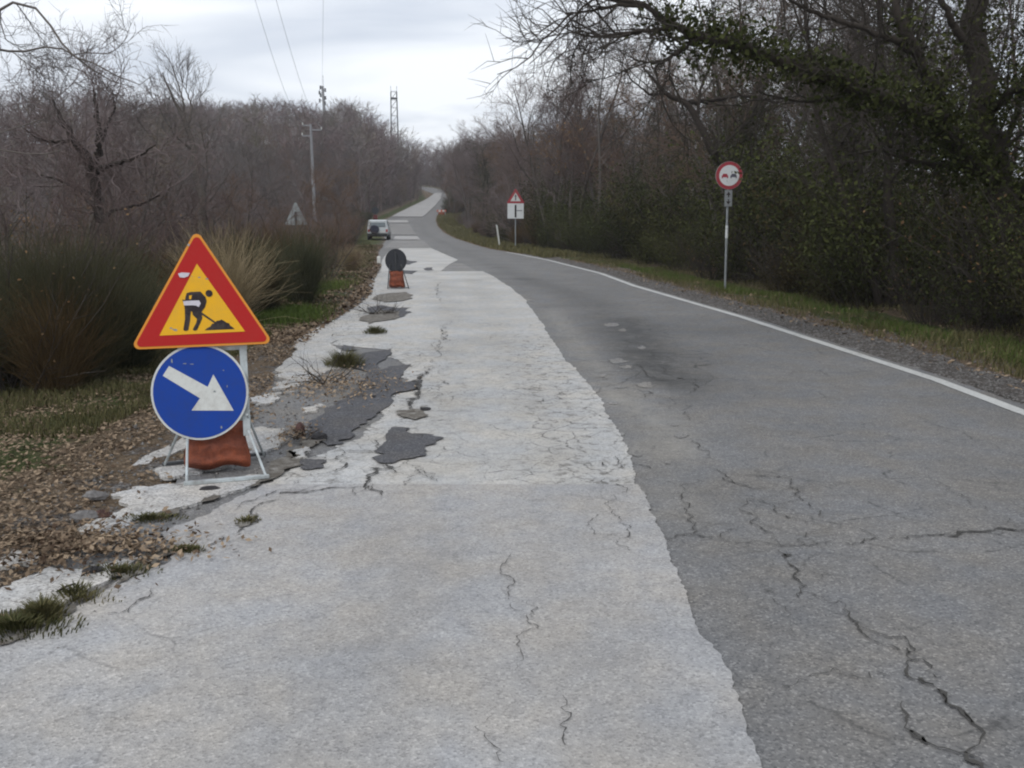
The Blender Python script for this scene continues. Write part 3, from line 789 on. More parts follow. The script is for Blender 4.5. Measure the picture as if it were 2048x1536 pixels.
# ------------------------------------------------------------------ shrubs
def shrub_mesh(seed, h=2.0, stems=26, leaves=5200, spread=.6, size=.026):
    g = np.random.default_rng(seed)
    P0 = []
    for k in range(stems):
        az = g.random() * 6.28; r_ = g.random() * .35 * h * .5; d = np.array([math.cos(az) * spread, math.sin(az) * spread, 1.0]) * 1.0
        p = np.array([math.cos(az) * r_, math.sin(az) * r_, -.15]); pts = [p]; hh = h * (.55 + .5 * g.random())
        for s_ in range(5):
            d = unit(d + g.normal(size=3) * .14); p = p + d * hh / 5; pts.append(p)
        P0.append(pts)
    P0 = np.array(P0); r0 = np.repeat(np.linspace(.008, .0035, 6)[None, :], stems, 0)
    P1, r1 = grow(P0, 7, .2, 1, .7, h * .28, .3, 4, .12, .2, .005, g=g)
    res = {'stems': join([tubes(P0, r0, 4), tubes(P1, r1, 3)])}
    q = np.concatenate([P1.reshape(-1, 3), P0[:, 2:].reshape(-1, 3)])
    C = q[g.integers(0, len(q), leaves)] + g.normal(size=(leaves, 3)) * .09 * h / 2
    C = C[C[:, 2] > .02]
    res['foliage'] = leafcards(C, size, g)
    return res
def broom_mesh(seed, h=1.8, n=900, spread=.4, thick=.004, droop=0.0):
    """switchy bush of thin upright green stems"""
    g = np.random.default_rng(seed)
    az = g.random(n) * 6.28; r_ = np.sqrt(g.random(n)) * .28 * h
    base = np.stack([np.cos(az) * r_ * .5, np.sin(az) * r_ * .5, -.1 + g.random(n) * .35 * h], 1)
    d = unit(np.stack([np.cos(az) * spread * r_ / h * 3.2, np.sin(az) * spread * r_ / h * 3.2, np.ones(n)], 1) + g.normal(size=(n, 3)) * .16)
    Lh = h * (.35 + .5 * g.random(n)); P = np.zeros((n, 5, 3)); P[:, 0] = base
    for k in range(1, 5):
        d = unit(d + g.normal(size=d.shape) * .19 + np.array([0, 0, -droop * k])); P[:, k] = P[:, k - 1] + d * (Lh / 4)[:, None]
    r0 = np.repeat(np.linspace(1, .35, 5)[None, :] * thick, n, 0)
    V, F = tubes(P, r0, 3)
    return {'stems': (V, F)}
SH = {}
def reg(key, res, mt):
    SH[key] = {}
    for k, (V, F) in res.items():
        if k == 'stems' and 'foliage' in res: SH[key][k] = fmesh(k, V, F, mt[0], False, rng.random(len(F)))
        else: SH[key][k] = fmesh(k, V, F, mt[-1], False, np.repeat(rng.random(len(F) // (12 if k == 'stems' else 1) + 1), 12 if k == 'stems' else 1)[:len(F)])
reg('ever_a', shrub_mesh(11, 2.2), ('bark_dark', 'shrub_leaf'))
reg('ever_b', shrub_mesh(12, 1.6, 26, 4800, .8, .024), ('bark_dark', 'shrub_leaf'))
reg('ever_c', shrub_mesh(13, 2.8, 30, 6500, .5, .028), ('bark_dark', 'ivy_leaf'))
reg('twiggy', shrub_mesh(14, 2.0, 70, 500, .6, .018), ('twig_dark', 'dead_leaf'))
reg('twiggy_b', shrub_mesh(15, 2.2, 80, 250, .5, .018), ('twig', 'dead_leaf'))
reg('broom', broom_mesh(16, 1.6, 2000, .45, .003), ('broom_stem',))
reg('broom_b', broom_mesh(17, 1.3, 1700, .65, .003), ('broom_stem',))
reg('broom_brown', broom_mesh(18, 1.45, 1700, .5, .003), ('brown_stem',))
reg('dry', broom_mesh(19, 1.5, 1500, .6, .003, .012), ('dry_stem',))

def proj_u(x, y): return 1024 + x / (y * cp + .28) * FPX
def blocks(x, y, H):
    """would a tree here stand in the gap through which the concrete pole is seen?"""
    if y > 71 or y < 6: return False
    u = proj_u(x, y); m_ = 1.9 / y * FPX
    return 585 - m_ < u < 660 + m_ and float(zg(x, y)) + H > EYE + 95 / FPX * y
CU = [-400, 0, 100, 200, 300, 350, 500, 600, 640, 690, 750, 800, 850, 880, 900, 930, 1000, 1060, 1100, 3000]
CVV = [120, 160, 190, 200, 232, 225, 228, 220, 236, 224, 212, 246, 285, 312, 305, 280, 262, 240, 60, -3000]
def cap(x, y, H):
    """crown tops follow the skyline of the wood as it stands in the photograph"""
    v = float(np.interp(proj_u(x, y), CU, CVV)) + float(hn(x, y, 4.0, 12)) * 26 - 8
    return min(H, max(2.2, EYE + (440 - v) / FPX * y - float(zg(x, y))))
def zone(x, y):
    u = 1024 + x / (y * cp + .28) * FPX
    if x > float(XR(y)):
        if u > 1980: return 'cut by the right photo edge'
        if u > 1750: return 'under the big ivy tree'
        if u > 1500: return 'right of the no overtaking sign'
        if u > 1330: return 'just left of the no overtaking sign'
        if u > 1130: return 'midway between the two right hand signs'
        if u > 1000: return 'beside the junction sign'
        return 'along the far bend, right side'
    if u < 0: return 'off the left edge of the photo'
    if u < 130: return 'at the left edge of the photo'
    if u < 270: return 'left of the triangle sign'
    if u < 480: return 'behind the triangle sign'
    if u < 580: return 'just right of the triangle sign'
    if u < 680: return 'around the grey sign back'
    return 'left of the far road near the car'
def dist_w(y): return 'near ' if y < 22 else ('mid-distance ' if y < 60 else 'far ')
# ------------------------------------------------------------------ wood on the right
rr = random.Random(3)
placed = []
def free(x, y, dmin):
    for (a, b) in placed:
        if (a - x) ** 2 + (b - y) ** 2 < dmin * dmin: return False
    placed.append((x, y)); return True
GR = 'bare trees of the wood on the right'
n_r = 0
kinds_near = ['ivy_a', 'dark', 'bare_b', 'ivy_b', 'dark', 'ivy_a', 'bare_c', 'bare_b', 'small', 'ivy_a', 'ivy_b']
kinds_far = ['bare_a', 'bare_b', 'leafy', 'leafy_b', 'bare_c', 'bare_a', 'ivy_a', 'small']
tries = 0
while n_r < 150 and tries < 6000:
    tries += 1
    y = 6 + 225 * rr.random() ** 1.35; d = 3.2 + 14 * rr.random() ** 1.4 if y < 90 else 3.2 + 11 * rr.random() ** 1.2
    if y > 110: d -= 1.9
    x = float(XR(y)) + d
    if abs(x - 9.6) < 1.6 and abs(y - 13) < 2: continue
    if y < 132 and proj_u(x, y) < 905 + 1.2 / y * FPX: continue
    if not free(x, y, 1.5 if y < 60 else 2.3): continue
    k = rr.choice(kinds_near if y < 48 else kinds_far)
    H = rr.uniform(.82, 1.16) * (1.0 if y > 55 else .9 + .002 * y)
    if y < 22: H *= .85
    H = cap(x, y, H * 10) / 10
    names = {'ivy_a': ('ivy_tree', 'slender trunk wrapped in dark ivy in the right hand wood'), 'ivy_b': ('ivy_tree', 'thick leaning trunk clad in ivy in the right hand wood'),
             'leafy': ('bare_tree', 'two stemmed bare tree keeping brown dead leaves in the right hand wood'), 'leafy_b': ('bare_tree', 'single stemmed tree with rusty dead leaves in the right hand wood'),
             'dark': ('bare_tree', 'dark three stemmed leafless tree in the right hand wood'), 'bare_a': ('bare_tree', 'brown leafless two stemmed tree in the right hand wood'),
             'bare_b': ('bare_tree', 'brown leafless three stemmed tree in the right hand wood'), 'bare_c': ('bare_tree', 'pale grey leafless tree with spreading limbs'),
             'small': ('sapling', 'small bushy leafless sapling in the right hand wood')}[k]
    lb = dist_w(y) + names[1].replace(' in the right hand wood', '') + ' ' + zone(x, y)
    plant(k, TREES, names[0], x, y, H if k != 'small' else H * 1.1, lb, 'tree', lb, sxy=rr.uniform(.9, 1.25))
    n_r += 1
n_s = 0; placed2 = []
while n_s < 215:
    y = 4.5 + 190 * rr.random() ** 1.7; d = 2.75 + 5.5 * rr.random() ** 1.5
    if y > 100: d = .9 + 2.5 * rr.random()
    x = float(XR(y)) + d
    if y < 132 and proj_u(x, y) < 905 + .9 / y * FPX: continue
    k = rr.choice(['ever_a', 'twiggy', 'ever_c', 'ever_b', 'ever_c', 'broom_b', 'ever_c', 'ever_a', 'twiggy'] if y < 55 else ['ever_a', 'twiggy_b', 'broom_brown', 'twiggy', 'twiggy_b'])
    s_ = rr.uniform(.8, 1.35) * (.8 if d < 3.6 else 1.25)
    lab = {'ever': ('evergreen_shrub', 'dark evergreen undergrowth shrub along the right verge'), 'twig': ('twiggy_shrub', 'leafless twiggy shrub along the right verge'),
           'broo': ('broom_shrub', 'switchy green brown broom bush along the right verge')}[k[:4]]
    var = {'ever_a': 'rounded ', 'ever_b': 'low spreading ', 'ever_c': 'tall ', 'twiggy_b': 'upright ', 'broom': 'tall '}.get(k, '')
    lb = dist_w(y) + var + lab[1].replace(' along the right verge', '').replace(' undergrowth', '') + ' ' + zone(x, y)
    plant(k, SH, lab[0], x, y, s_, lb, 'shrub', lb)
    n_s += 1

# ------------------------------------------------------------------ far woods as masses
def lowtree(seed, light=False):
    g = np.random.default_rng(seed)
    P0 = np.zeros((1, 5, 3)); P0[0, :, 2] = np.linspace(-.5, 10, 5); P0[0, 1:, :2] = g.normal(size=(4, 2)) * .35
    P1, r1 = grow(P0, 14 if light else 17, .05, .97, .75, 3.6, .5, 3 if light else 4, .14, .15, .045, g=g)
    P2, r2 = grow(P1, 4 if light else 5, .2, 1, .7, 1.8 if light else 1.7, .3, 2, .1, .2, .024, g=g)
    P3, r3 = grow(P2, 6, .1, 1, .7, 1.05, .2, 2, .05, .2, .014, g=g)
    parts = [tubes(P0, np.linspace(.13, .03, 5)[None, :], 4), tubes(P1, r1, 3), tubes(P2, r2, 3)]
    V, F = join(parts)
    T = np.concatenate([F[:, [0, 1, 2]], F[:, [0, 2, 3]]])
    b = P3[:, 0]; e = P3[:, 1]; sd = unit(np.cross(e - b, g.normal(size=b.shape))) * (.032 if light else .022)
    o = len(V); V = np.concatenate([V, np.stack([b - sd, b + sd, e], 1).reshape(-1, 3)])
    T = np.concatenate([T, np.arange(len(b) * 3).reshape(-1, 3) + o])
    return V, T
LOW = [lowtree(50 + k) for k in range(5)]; LOWL = [lowtree(60 + k, True) for k in range(5)]
def mass(name, pts, mat, label, cat):
    Vs = []; Fs = []; R_ = []; o = 0
    for (x, y, s_) in pts:
        s_ = cap(x, y, s_ * 10) / 10
        V, T = (LOWL if name == 'hill_wood' else LOW)[rng.integers(0, 5)]; a = rng.random() * 6.28; c_, s2 = math.cos(a), math.sin(a)
        W_ = np.stack([(V[:, 0] * c_ - V[:, 1] * s2) * s_ * 1.15, (V[:, 0] * s2 + V[:, 1] * c_) * s_ * 1.15, V[:, 2] * s_], 1) + np.array([x, y, float(zg(x, y))])
        Vs.append(W_); Fs.append(T + o); o += len(V); R_.append(np.full(len(T), rng.random()))
    me = fmesh(name, np.concatenate(Vs), np.concatenate(Fs), mat, False, np.concatenate(R_))
    ob = put(name, me); tag(ob, label, cat, kind='stuff'); return ob
m, n, b = new_mat('far_wood')
cc = ramp(n, attr(n, 'rnd').outputs['Fac'], [(.0, (.12, .084, .080)), (.25, (.18, .138, .138)), (.45, (.12, .095, .080)), (.6, (.165, .112, .105)), (.75, (.20, .165, .165)), (.88, (.095, .092, .055)), (1, (.17, .12, .075))])
n.links.new(cc, b.inputs['Base Color']); b.inputs['Roughness'].default_value = .9
pts = []
for k in range(470):
    y = 105 + 150 * rng.random() ** .9; dd = 1.5 + 75 * rng.random() ** 1.1
    pts.append((float(VL(y)) - dd, y, .78 + .4 * rng.random()))
for k in range(60):
    y = 215 + 120 * rng.random(); dd = 2 + 110 * rng.random()
    pts.append((float(VL(y)) - dd, y, .8 + .3 * rng.random()))
for k in range(75):
    y = 290 + 130 * rng.random(); pts.append((float(VL(min(y, 350))) - 150 * rng.random() - 3, y, .75 + .35 * rng.random()))
mass('hill_wood', pts, 'far_wood', 'brown leafless wood covering the hill left of the road', 'wood')
pts = []
for k in range(140):
    y = 5 + 265 * rng.random(); dd = 15 + 32 * rng.random()
    pts.append((float(XR(y)) + dd, y, .85 + .4 * rng.random()))
for k in range(20):
    pts.append((-30 + 45 * rng.random(), 275 + 40 * rng.random(), .7 + .3 * rng.random()))
for k in range(110):
    y = 252 + 60 * rng.random(); pts.append((float(XR(y)) + .8 + 14 * rng.random(), y, .3 + .3 * rng.random()))
for k in range(60):
    y = 305 + 45 * rng.random(); pts.append((-66 + 50 * rng.random(), y, .5 + .5 * rng.random()))
for k in range(60):
    y = 150 + 110 * rng.random(); pts.append((float(VL(y)) + .6 - 4 * rng.random(), y, .18 + .3 * rng.random()))
for k in range(75):
    y = 266 + 70 * rng.random(); pts.append((float(XR(y)) + 2.5 + 28 * rng.random() ** 1.3, y, .95 + .35 * rng.random()))
mass('background_wood', pts, 'far_wood', 'deep leafless wood behind the roadside trees on the right', 'wood')
pts = []
for k in range(110):
    y = 28 + 95 * rng.random(); dd = 14 + 70 * rng.random()
    s_ = .75 + .4 * rng.random()
    if blocks(float(VL(y)) - dd, y, s_ * 10): continue
    pts.append((float(VL(y)) - dd, y, s_))
mass('valley_wood', pts, 'far_wood', 'leafless wood on the slope falling away at the left', 'wood')

# ------------------------------------------------------------------ trees on the left
GL = 'bare trees below the left verge'
n_l = 0; tries = 0
while n_l < 95 and tries < 5000:
    tries += 1
    y = 10 + 115 * rr.random() ** 1.2; d = 1.6 + 15 * rr.random() ** 1.1
    x = float(VL(y)) - d
    if y < 13 and d < 4: continue
    if abs(x + 7) < 2 and abs(y - 13) < 2: continue
    if abs(x - at(592, 440, 38)[0]) < 1.6 and 24 < y < 39.5: continue
    if not free(x, y, 2.0): continue
    k = rr.choice(['bare_a', 'bare_b', 'leafy', 'small', 'leafy_b', 'bare_c', 'small'])
    H = rr.uniform(.48, .72) if y < 60 else rr.uniform(.6, .85)
    if k == 'small': H *= 1.5
    H = cap(x, y, H * 10) / 10
    if blocks(x, y, H * (10 if k != 'small' else 6)): H *= .45
    if blocks(x, y, H * (10 if k != 'small' else 6)): continue
    lab = {'bare': {'bare_a': 'two stemmed', 'bare_b': 'three stemmed', 'bare_c': 'pale spreading'}.get(k, '') + ' leafless tree standing below the left edge of the road', 'leaf': 'leafless tree with rusty dead leaves below the left edge of the road', 'smal': 'bushy leafless sapling below the left edge of the road'}[k[:4]]
    lb = dist_w(y) + lab.split(' standing')[0].split(' below')[0] + ' ' + zone(x, y)
    plant(k, TREES, 'bare_tree' if k != 'small' else 'sapling', x, y, H, lb, 'tree', lb, sxy=1.3)
    n_l += 1
for k_ in range(40):
    y = 100 + 130 * rr.random(); x = float(VL(y)) - 1.2 - 14 * rr.random()
    k = rr.choice(['bare_a', 'bare_b', 'leafy', 'leafy_b', 'bare_c'])
    plant(k, TREES, 'bare_tree', x, y, cap(x, y, rr.uniform(6.5, 10)) / 10, 'brown leafless tree at the foot of the hill left of the road', 'tree', 'bare trees at the foot of the left hill', sxy=1.2)
n_b = 0
while n_b < 100:
    y = 8 + 110 * rr.random() ** 1.7; d = .15 + 5 * rr.random() ** 1.4
    x = float(VL(y)) - d
    k = rr.choice(['broom', 'broom_b', 'broom_brown', 'twiggy_b', 'broom', 'twiggy', 'twiggy_b'])
    if y < 24 and k[:4] == 'twig' and rr.random() < .6: k = rr.choice(['broom', 'broom_b', 'broom_brown', 'twiggy_b', 'twiggy'])
    s_ = rr.uniform(.7, 1.1)
    if abs(x - at(592, 440, 38)[0] * y / 38) < 1.0 and y < 38: s_ *= .72
    lab = {'broom': ('broom_shrub', 'dark green switchy broom bush on the left verge'), 'broom_b': ('broom_shrub', 'low spreading green broom bush on the left verge'), 'broom_brown': ('broom_shrub', 'brownish broom bush on the left verge'),
           'ever_b': ('evergreen_shrub', 'small leaved evergreen bush on the left verge'), 'twiggy': ('twiggy_shrub', 'dark leafless twiggy bush on the left verge'), 'twiggy_b': ('twiggy_shrub', 'reddish leafless twiggy bush on the left verge')}[k]
    lb = dist_w(y) + lab[1].replace(' on the left verge', '') + ' ' + zone(x, y)
    plant(k, SH, lab[0], x, y, s_, lb, 'shrub', lb)
    n_b += 1
def P3(u, v, d): return at(u, v, d)
for (k, u, v, dep, s_, lab) in (('broom', 190, 800, 8.6, 1.0, 'big dark broom bush behind the road works sign'), ('broom', 80, 800, 8.6, .95, 'dark broom bush at the left edge of the photo'),
                               ('broom_b', 290, 760, 9.4, .95, 'dark broom bush showing between sign and verge grass'), ('twiggy', 10, 790, 9, 1.0, 'brown twiggy bush at the far left of the photo'),
                               ('broom_b', 560, 640, 15.2, 1.0, 'green broom bush right of the triangle sign'), ('broom', 640, 620, 16.3, .92, 'tall dark green broom bush right of the triangle sign'), ('broom_brown', 600, 600, 18, 1.1, 'orange brown broom bush in front of the grey sign back'),
                               ('broom', 505, 650, 14.2, .95, 'dark broom bush just above the bright grass tuft'), ('broom_brown', 320, 690, 12, .95, 'orange brown bush left of the triangle sign'), ('broom', 250, 720, 11, .9, 'olive broom bush touching the left corner of the sign')):
    x, y = G(u, v)
    plant(k, SH, 'broom_shrub' if 'broom' in k else 'twiggy_shrub', x - .5, y + .8, s_, lab, 'shrub')
x, y = G(478, 668)
plant('dry', SH, 'dry_grass_tuft', x - .35, y + .35, 1.05, 'pale straw coloured grass tuft behind the triangle sign', 'grass tuft')
for i, (u, v, s_) in enumerate([(400, 690, .6), (520, 640, .5), (730, 545, .6)]):
    x, y = G(u, v)
    plant('dry', SH, 'dry_grass_tuft', x - .5, y + .4, s_, ['small straw tuft just left of the sign top', 'small straw tuft above the bright green grass', 'small straw tuft near the far portable sign'][i], 'grass tuft')

for i, (u, v, s_, k) in enumerate([(60, 760, .42, 'small'), (140, 740, .5, 'small'), (250, 690, .5, 'small'), (330, 660, .52, 'small'), (390, 640, .5, 'twiggy_b'), (480, 600, .5, 'small'), (540, 590, .45, 'small'), (650, 585, .42, 'small'), (700, 565, .5, 'small'), (100, 700, 1.1, 'twiggy_b'), (20, 720, 1.2, 'twiggy'), (300, 640, 1.2, 'twiggy_b')]):
    x, y = G(u, v)
    plant(k, TREES if k == 'small' else SH, 'sapling' if k == 'small' else 'twiggy_shrub', x - .9, y + 1.4, s_, 'pinkish brown leafless thicket ' + ['behind the left edge broom', 'above the verge grass at far left', 'below the forked tree', 'left of the triangle sign', 'hidden behind the triangle sign', 'behind the straw coloured tuft', 'under the grey sign back', 'right of the grey sign back', 'nearest the far portable sign', 'between the forked tree and the big broom', 'at the left photo edge under the forked tree', 'just left of the triangle apex'][i], 'thicket', None)
# trees traced from the photograph -------------------------------------------------
def traced_tree(name, lab, lines, mt, extra, twigs=(9, 6, 3), lens=(1.1, .5, .25), rad=(.010, .006, .004), up=.06, ivy=None, cat='tree', angs=(.8, .8, .7)):
    """lines: polylines (pixel u, v, depth, radius); the first is the trunk, from the ground up"""
    g = np.random.default_rng(sum(map(ord, name + lab)))
    base = lines[0][0][:]
    P = []; Rd = []; NP = 26
    for ln in lines:
        q = np.array([np.append(p[:3], p[3]) if p[4:] else np.append(at(p[0], p[1], p[2]), p[3]) for p in [tuple(k) for k in ln]])
        q = q.astype(float); d = np.r_[0, np.cumsum(np.linalg.norm(np.diff(q[:, :3], axis=0), axis=1))]
        t = np.linspace(0, d[-1], NP)
        P.append(np.stack([np.interp(t, d, q[:, k]) for k in range(3)], 1) + g.normal(size=(NP, 3)) * np.interp(t, d, q[:, 3])[:, None] * .3)
        Rd.append(np.interp(t, d, q[:, 3]))
    P = np.array(P); Rd = np.array(Rd)
    org = P[0, 0].copy(); 
    root = empty(name, org); tag(root, lab, cat)
    Pl = P - org
    V, F = tubes(Pl, Rd, 8)
    put('trunk', fmesh('trunk', V, F, mt[0], True), root)
    src = Pl[1:] if len(Pl) > 1 else Pl
    A1, s1 = grow(src, twigs[0], .12, 1.0, angs[0], lens[0], .3, 6, up, .2, rad[0], g=g)
    A2, s2 = grow(A1, twigs[1], .15, 1.0, angs[1], lens[1], .3, 5, up, .22, rad[1], g=g)
    A3, s3 = grow(A2, twigs[2], .2, 1.0, angs[2], lens[2], .2, 3, up, .2, rad[2], g=g)
    V, F = join([tubes(A1, s1, 4), tubes(A2, s2, 3), tubes(A3, s3, 3)])
    put('twigs', fmesh('twigs', V, F, mt[1]), root)
    if ivy:
        for (which, a, b, n, sg, sz) in ivy:
            ln = Pl[which]; t = (a + (b - a) * g.random(n)) * (NP - 1); i = np.minimum(t.astype(int), NP - 2); f = (t - i)[:, None]
            C = ln[i] * (1 - f) + ln[i + 1] * f
            cl = hn(t * 2.3, t * 0 + which, 1, 8)
            ok_ = cl + .35 * g.random(n) > .42; C = C[ok_]; cl = cl[ok_]
            C = C + g.normal(size=C.shape) * (sg * (.35 + 1.0 * cl))[:, None]
            V, F = leafcards(C, sz, g)
            put('ivy', fmesh('ivy', V, F, 'ivy_leaf', False, g.random(len(F))), root)
    return root
# near tree standing left of the frame, its branches reach into the sky at the top left
T0 = (-7.6, 6.3, -1.6)
traced_tree('bare_tree', 'leafless branches reaching in from beyond the top left corner', [
    [(*T0, .13, 1), (-7.4, 6.5, 1.2, .11, 1), (-7.1, 6.6, 3.2, .09, 1), (-6.7, 6.7, 4.6, .06, 1)],
    [(-7.1, 6.6, 3.2, .05, 1), (-160, 90, 7.6, .022), (-60, 60, 7.6, .016), (0, 19, 7.6, .012), (12, 8, 7.6, .0115), (31, 5, 7.6, .011), (56, 9, 7.6, .0105), (75, 19, 7.6, .010), (91, 31, 7.6, .010), (103, 56, 7.6, .0095), (116, 78, 7.6, .009), (134, 100, 7.5, .0085), (150, 114, 7.5, .008), (175, 131, 7.5, .0065), (200, 150, 7.5, .005), (231, 166, 7.5, .004), (269, 175, 7.5, .0025)],
    [(-7.2, 6.6, 2.6, .04, 1), (-150, 80, 7.9, .014), (0, 98, 7.8, .010), (28, 105, 7.8, .010), (56, 102, 7.7, .009), (81, 94, 7.7, .008), (106, 92, 7.6, .0075), (125, 97, 7.6, .007), (150, 114, 7.5, .0065), (194, 128, 7.4, .0055), (225, 147, 7.4, .0045), (253, 164, 7.4, .004), (272, 169, 7.4, .0035), (294, 169, 7.4, .003), (309, 156, 7.4, .0025), (319, 141, 7.4, .0018)],
    [(147, 109, 7.55, .0055), (175, 105, 7.4, .0045), (216, 108, 7.3, .004), (238, 94, 7.3, .003), (253, 75, 7.3, .0025), (257, 59, 7.3, .0018)],
    [(59, 105, 7.7, .0045), (81, 125, 7.7, .0035), (106, 144, 7.7, .002)],
    [(28, 106, 7.7, .0045), (50, 125, 7.6, .0035), (62, 153, 7.6, .003), (78, 181, 7.6, .0025), (100, 194, 7.6, .0018)],
    [(-7.3, 6.55, 2.0, .03, 1), (-120, 300, 7.9, .009), (0, 266, 7.8, .006), (28, 256, 7.8, .005), (56, 250, 7.8, .0045), (84, 237, 7.8, .0035), (109, 230, 7.8, .0025)],
    [(-7.3, 6.55, 1.7, .03, 1), (-120, 280, 8.2, .010), (0, 300, 8.2, .007), (47, 308, 8.2, .006), (94, 308, 8.2, .005), (125, 300, 8.2, .003)],
    [(31, 5, 7.6, .005), (50, 30, 7.7, .0045), (70, 62, 7.8, .004), (90, 85, 7.8, .003), (130, 150, 7.8, .002)],
    [(0, 19, 7.6, .006), (2, 50, 7.8, .005), (12, 80, 7.8, .0045), (30, 90, 7.8, .003), (60, 88, 7.8, .002)],
    ], ('bark', 'twig_grey'), None, (9, 6, 3), (.40, .22, .12), (.003, .0022, .0018), .0)
# forked dark tree at the left
b0 = G(150, 560); zb0 = float(zg(-9.2, 14.8))
traced_tree('forked_tree', 'forked dark trunk tree standing above the broom bushes at left', [
    [(-6.0, 15.2, float(zg(-6.0, 15.2)) - .3, .12, 1), (262, 520, 15.5, .11), (237, 472, 15.4, .10), (203, 437, 15.3, .095), (187, 390, 15.2, .09), (187, 344, 15.1, .08)],
    [(187, 350, 15.1, .09), (172, 315, 15.0, .08), (156, 290, 14.9, .07), (137, 259, 14.8, .05), (122, 237, 14.7, .035), (105, 200, 14.6, .015)],
    [(187, 344, 15.1, .08), (190, 328, 15.1, .065), (200, 281, 15.0, .055), (194, 225, 15.0, .04), (187, 181, 15, .015)],
    [(187, 344, 15.1, .05), (210, 333, 14.6, .04), (240, 325, 14.3, .03), (275, 315, 14.0, .02), (310, 290, 13.8, .01)],
    [(200, 290, 15.0, .035), (215, 250, 15.2, .025), (230, 215, 15.3, .018), (225, 185, 15.3, .01)],
    [(150, 280, 14.9, .03), (110, 285, 14.6, .02), (70, 275, 14.4, .012), (40, 250, 14.3, .006)],
    [(203, 437, 15.3, .04), (230, 420, 15.0, .025), (280, 410, 14.8, .018), (320, 390, 14.6, .01)],
    [(187, 390, 15.2, .04), (160, 380, 15.2, .03), (120, 360, 15.2, .02), (80, 350, 15.2, .01)],
    ], ('bark_dark', 'twig'), None, (10, 8, 4), (1.15, .5, .26), (.012, .007, .0045), .06)
traced_tree('bare_tree', 'slim upright bare tree rising above the left treeline', [
    [(-6.7, 19.8, float(zg(-6.7, 19.8)) - .3, .10, 1), (405, 400, 20, .08), (385, 300, 20, .06), (370, 240, 20, .045), (348, 200, 20, .03), (325, 145, 20, .01)],
    [(372, 245, 20, .03), (366, 200, 20, .022), (355, 165, 20, .015), (345, 132, 20, .008)],
    [(375, 262, 20, .03), (385, 215, 20.2, .02), (372, 180, 20.2, .012), (375, 150, 20, .007)],
    [(385, 300, 20, .03), (350, 270, 19.6, .02), (325, 230, 19.4, .012), (310, 190, 19.3, .007)],
    ], ('bark', 'twig_grey'), None, (10, 6, 3), (.9, .45, .22), (.010, .006, .004), .14, angs=(.5, .5, .5))
# big ivy clad tree leaning in from the right
zt = float(zg(9.0, 13.2))
traced_tree('ivy_tree', 'big ivy covered tree whose thick limb leans left across the top right', [
    [(8.1, 13.4, zt - .4, .24, 1), (2010, 420, 13.6, .21), (1975, 300, 13.4, .19), (1952, 160, 13.2, .17), (1949, 60, 13.0, .16), (1950, -120, 13, .12), (1960, -300, 13, .08)],
    [(1985, 360, 13.4, .13), (1903, 275, 12.6, .12), (1870, 235, 12.0, .115), (1800, 205, 11.6, .11), (1740, 185, 11.2, .10), (1671, 165, 11.0, .095), (1608, 137, 10.8, .09), (1544, 111, 10.6, .08), (1481, 92, 10.4, .07), (1402, 73, 10.2, .055), (1340, 52, 10.1, .04), (1300, 15, 10.0, .03), (1260, 0, 10, .022), (1180, -10, 10, .01)],
    [(1345, 55, 10.1, .03), (1310, 60, 10.1, .022), (1250, 66, 10.1, .018), (1200, 72, 10.1, .012), (1160, 60, 10.1, .006)],
    [(1300, 15, 10, .025), (1240, 10, 10, .02), (1180, 22, 10, .014), (1130, 28, 10, .008)],
    [(1400, 75, 10.2, .035), (1370, 95, 10.2, .028), (1340, 115, 10.2, .02), (1310, 135, 10.2, .010)],
    [(1903, 275, 12.6, .09), (1880, 200, 12.4, .08), (1845, 130, 12.2, .07), (1803, 45, 12, .06), (1770, -60, 12, .04)],
    [(1870, 235, 12, .05), (1800, 190, 11.8, .04), (1700, 195, 11.4, .03), (1600, 205, 11.2, .018), (1520, 185, 11, .008)],
    [(1830, 100, 12.1, .05), (1740, 60, 12, .04), (1640, 30, 11.8, .03), (1560, -10, 11.6, .015)],
    [(1960, 240, 13.3, .07), (2020, 190, 12.8, .06), (2090, 150, 12.4, .04), (2160, 120, 12, .02)],
    [(1940, 330, 13.2, .05), (1850, 330, 12.8, .035), (1760, 300, 12.6, .02), (1690, 310, 12.4, .01)],
    [(1952, 120, 13.1, .06), (1900, 40, 12.8, .05), (1860, -60, 12.6, .03)],
    [(2010, 420, 13.6, .06), (2100, 330, 13.2, .05), (2200, 250, 13, .03)],
    ], ('bark_dark', 'twig_dark'), None, (11, 7, 4), (1.25, .6, .3), (.014, .007, .004), .04,
    ivy=[(0, .1, .95, 5500, .24, .036), (1, .0, .90, 11000, .17, .032), (5, .0, .8, 1600, .2, .034), (6, 0, .7, 900, .2, .032), (8, 0, .8, 1400, .22, .034), (9, 0, .9, 900, .25, .034), (11, 0, .9, 1500, .3, .034)])
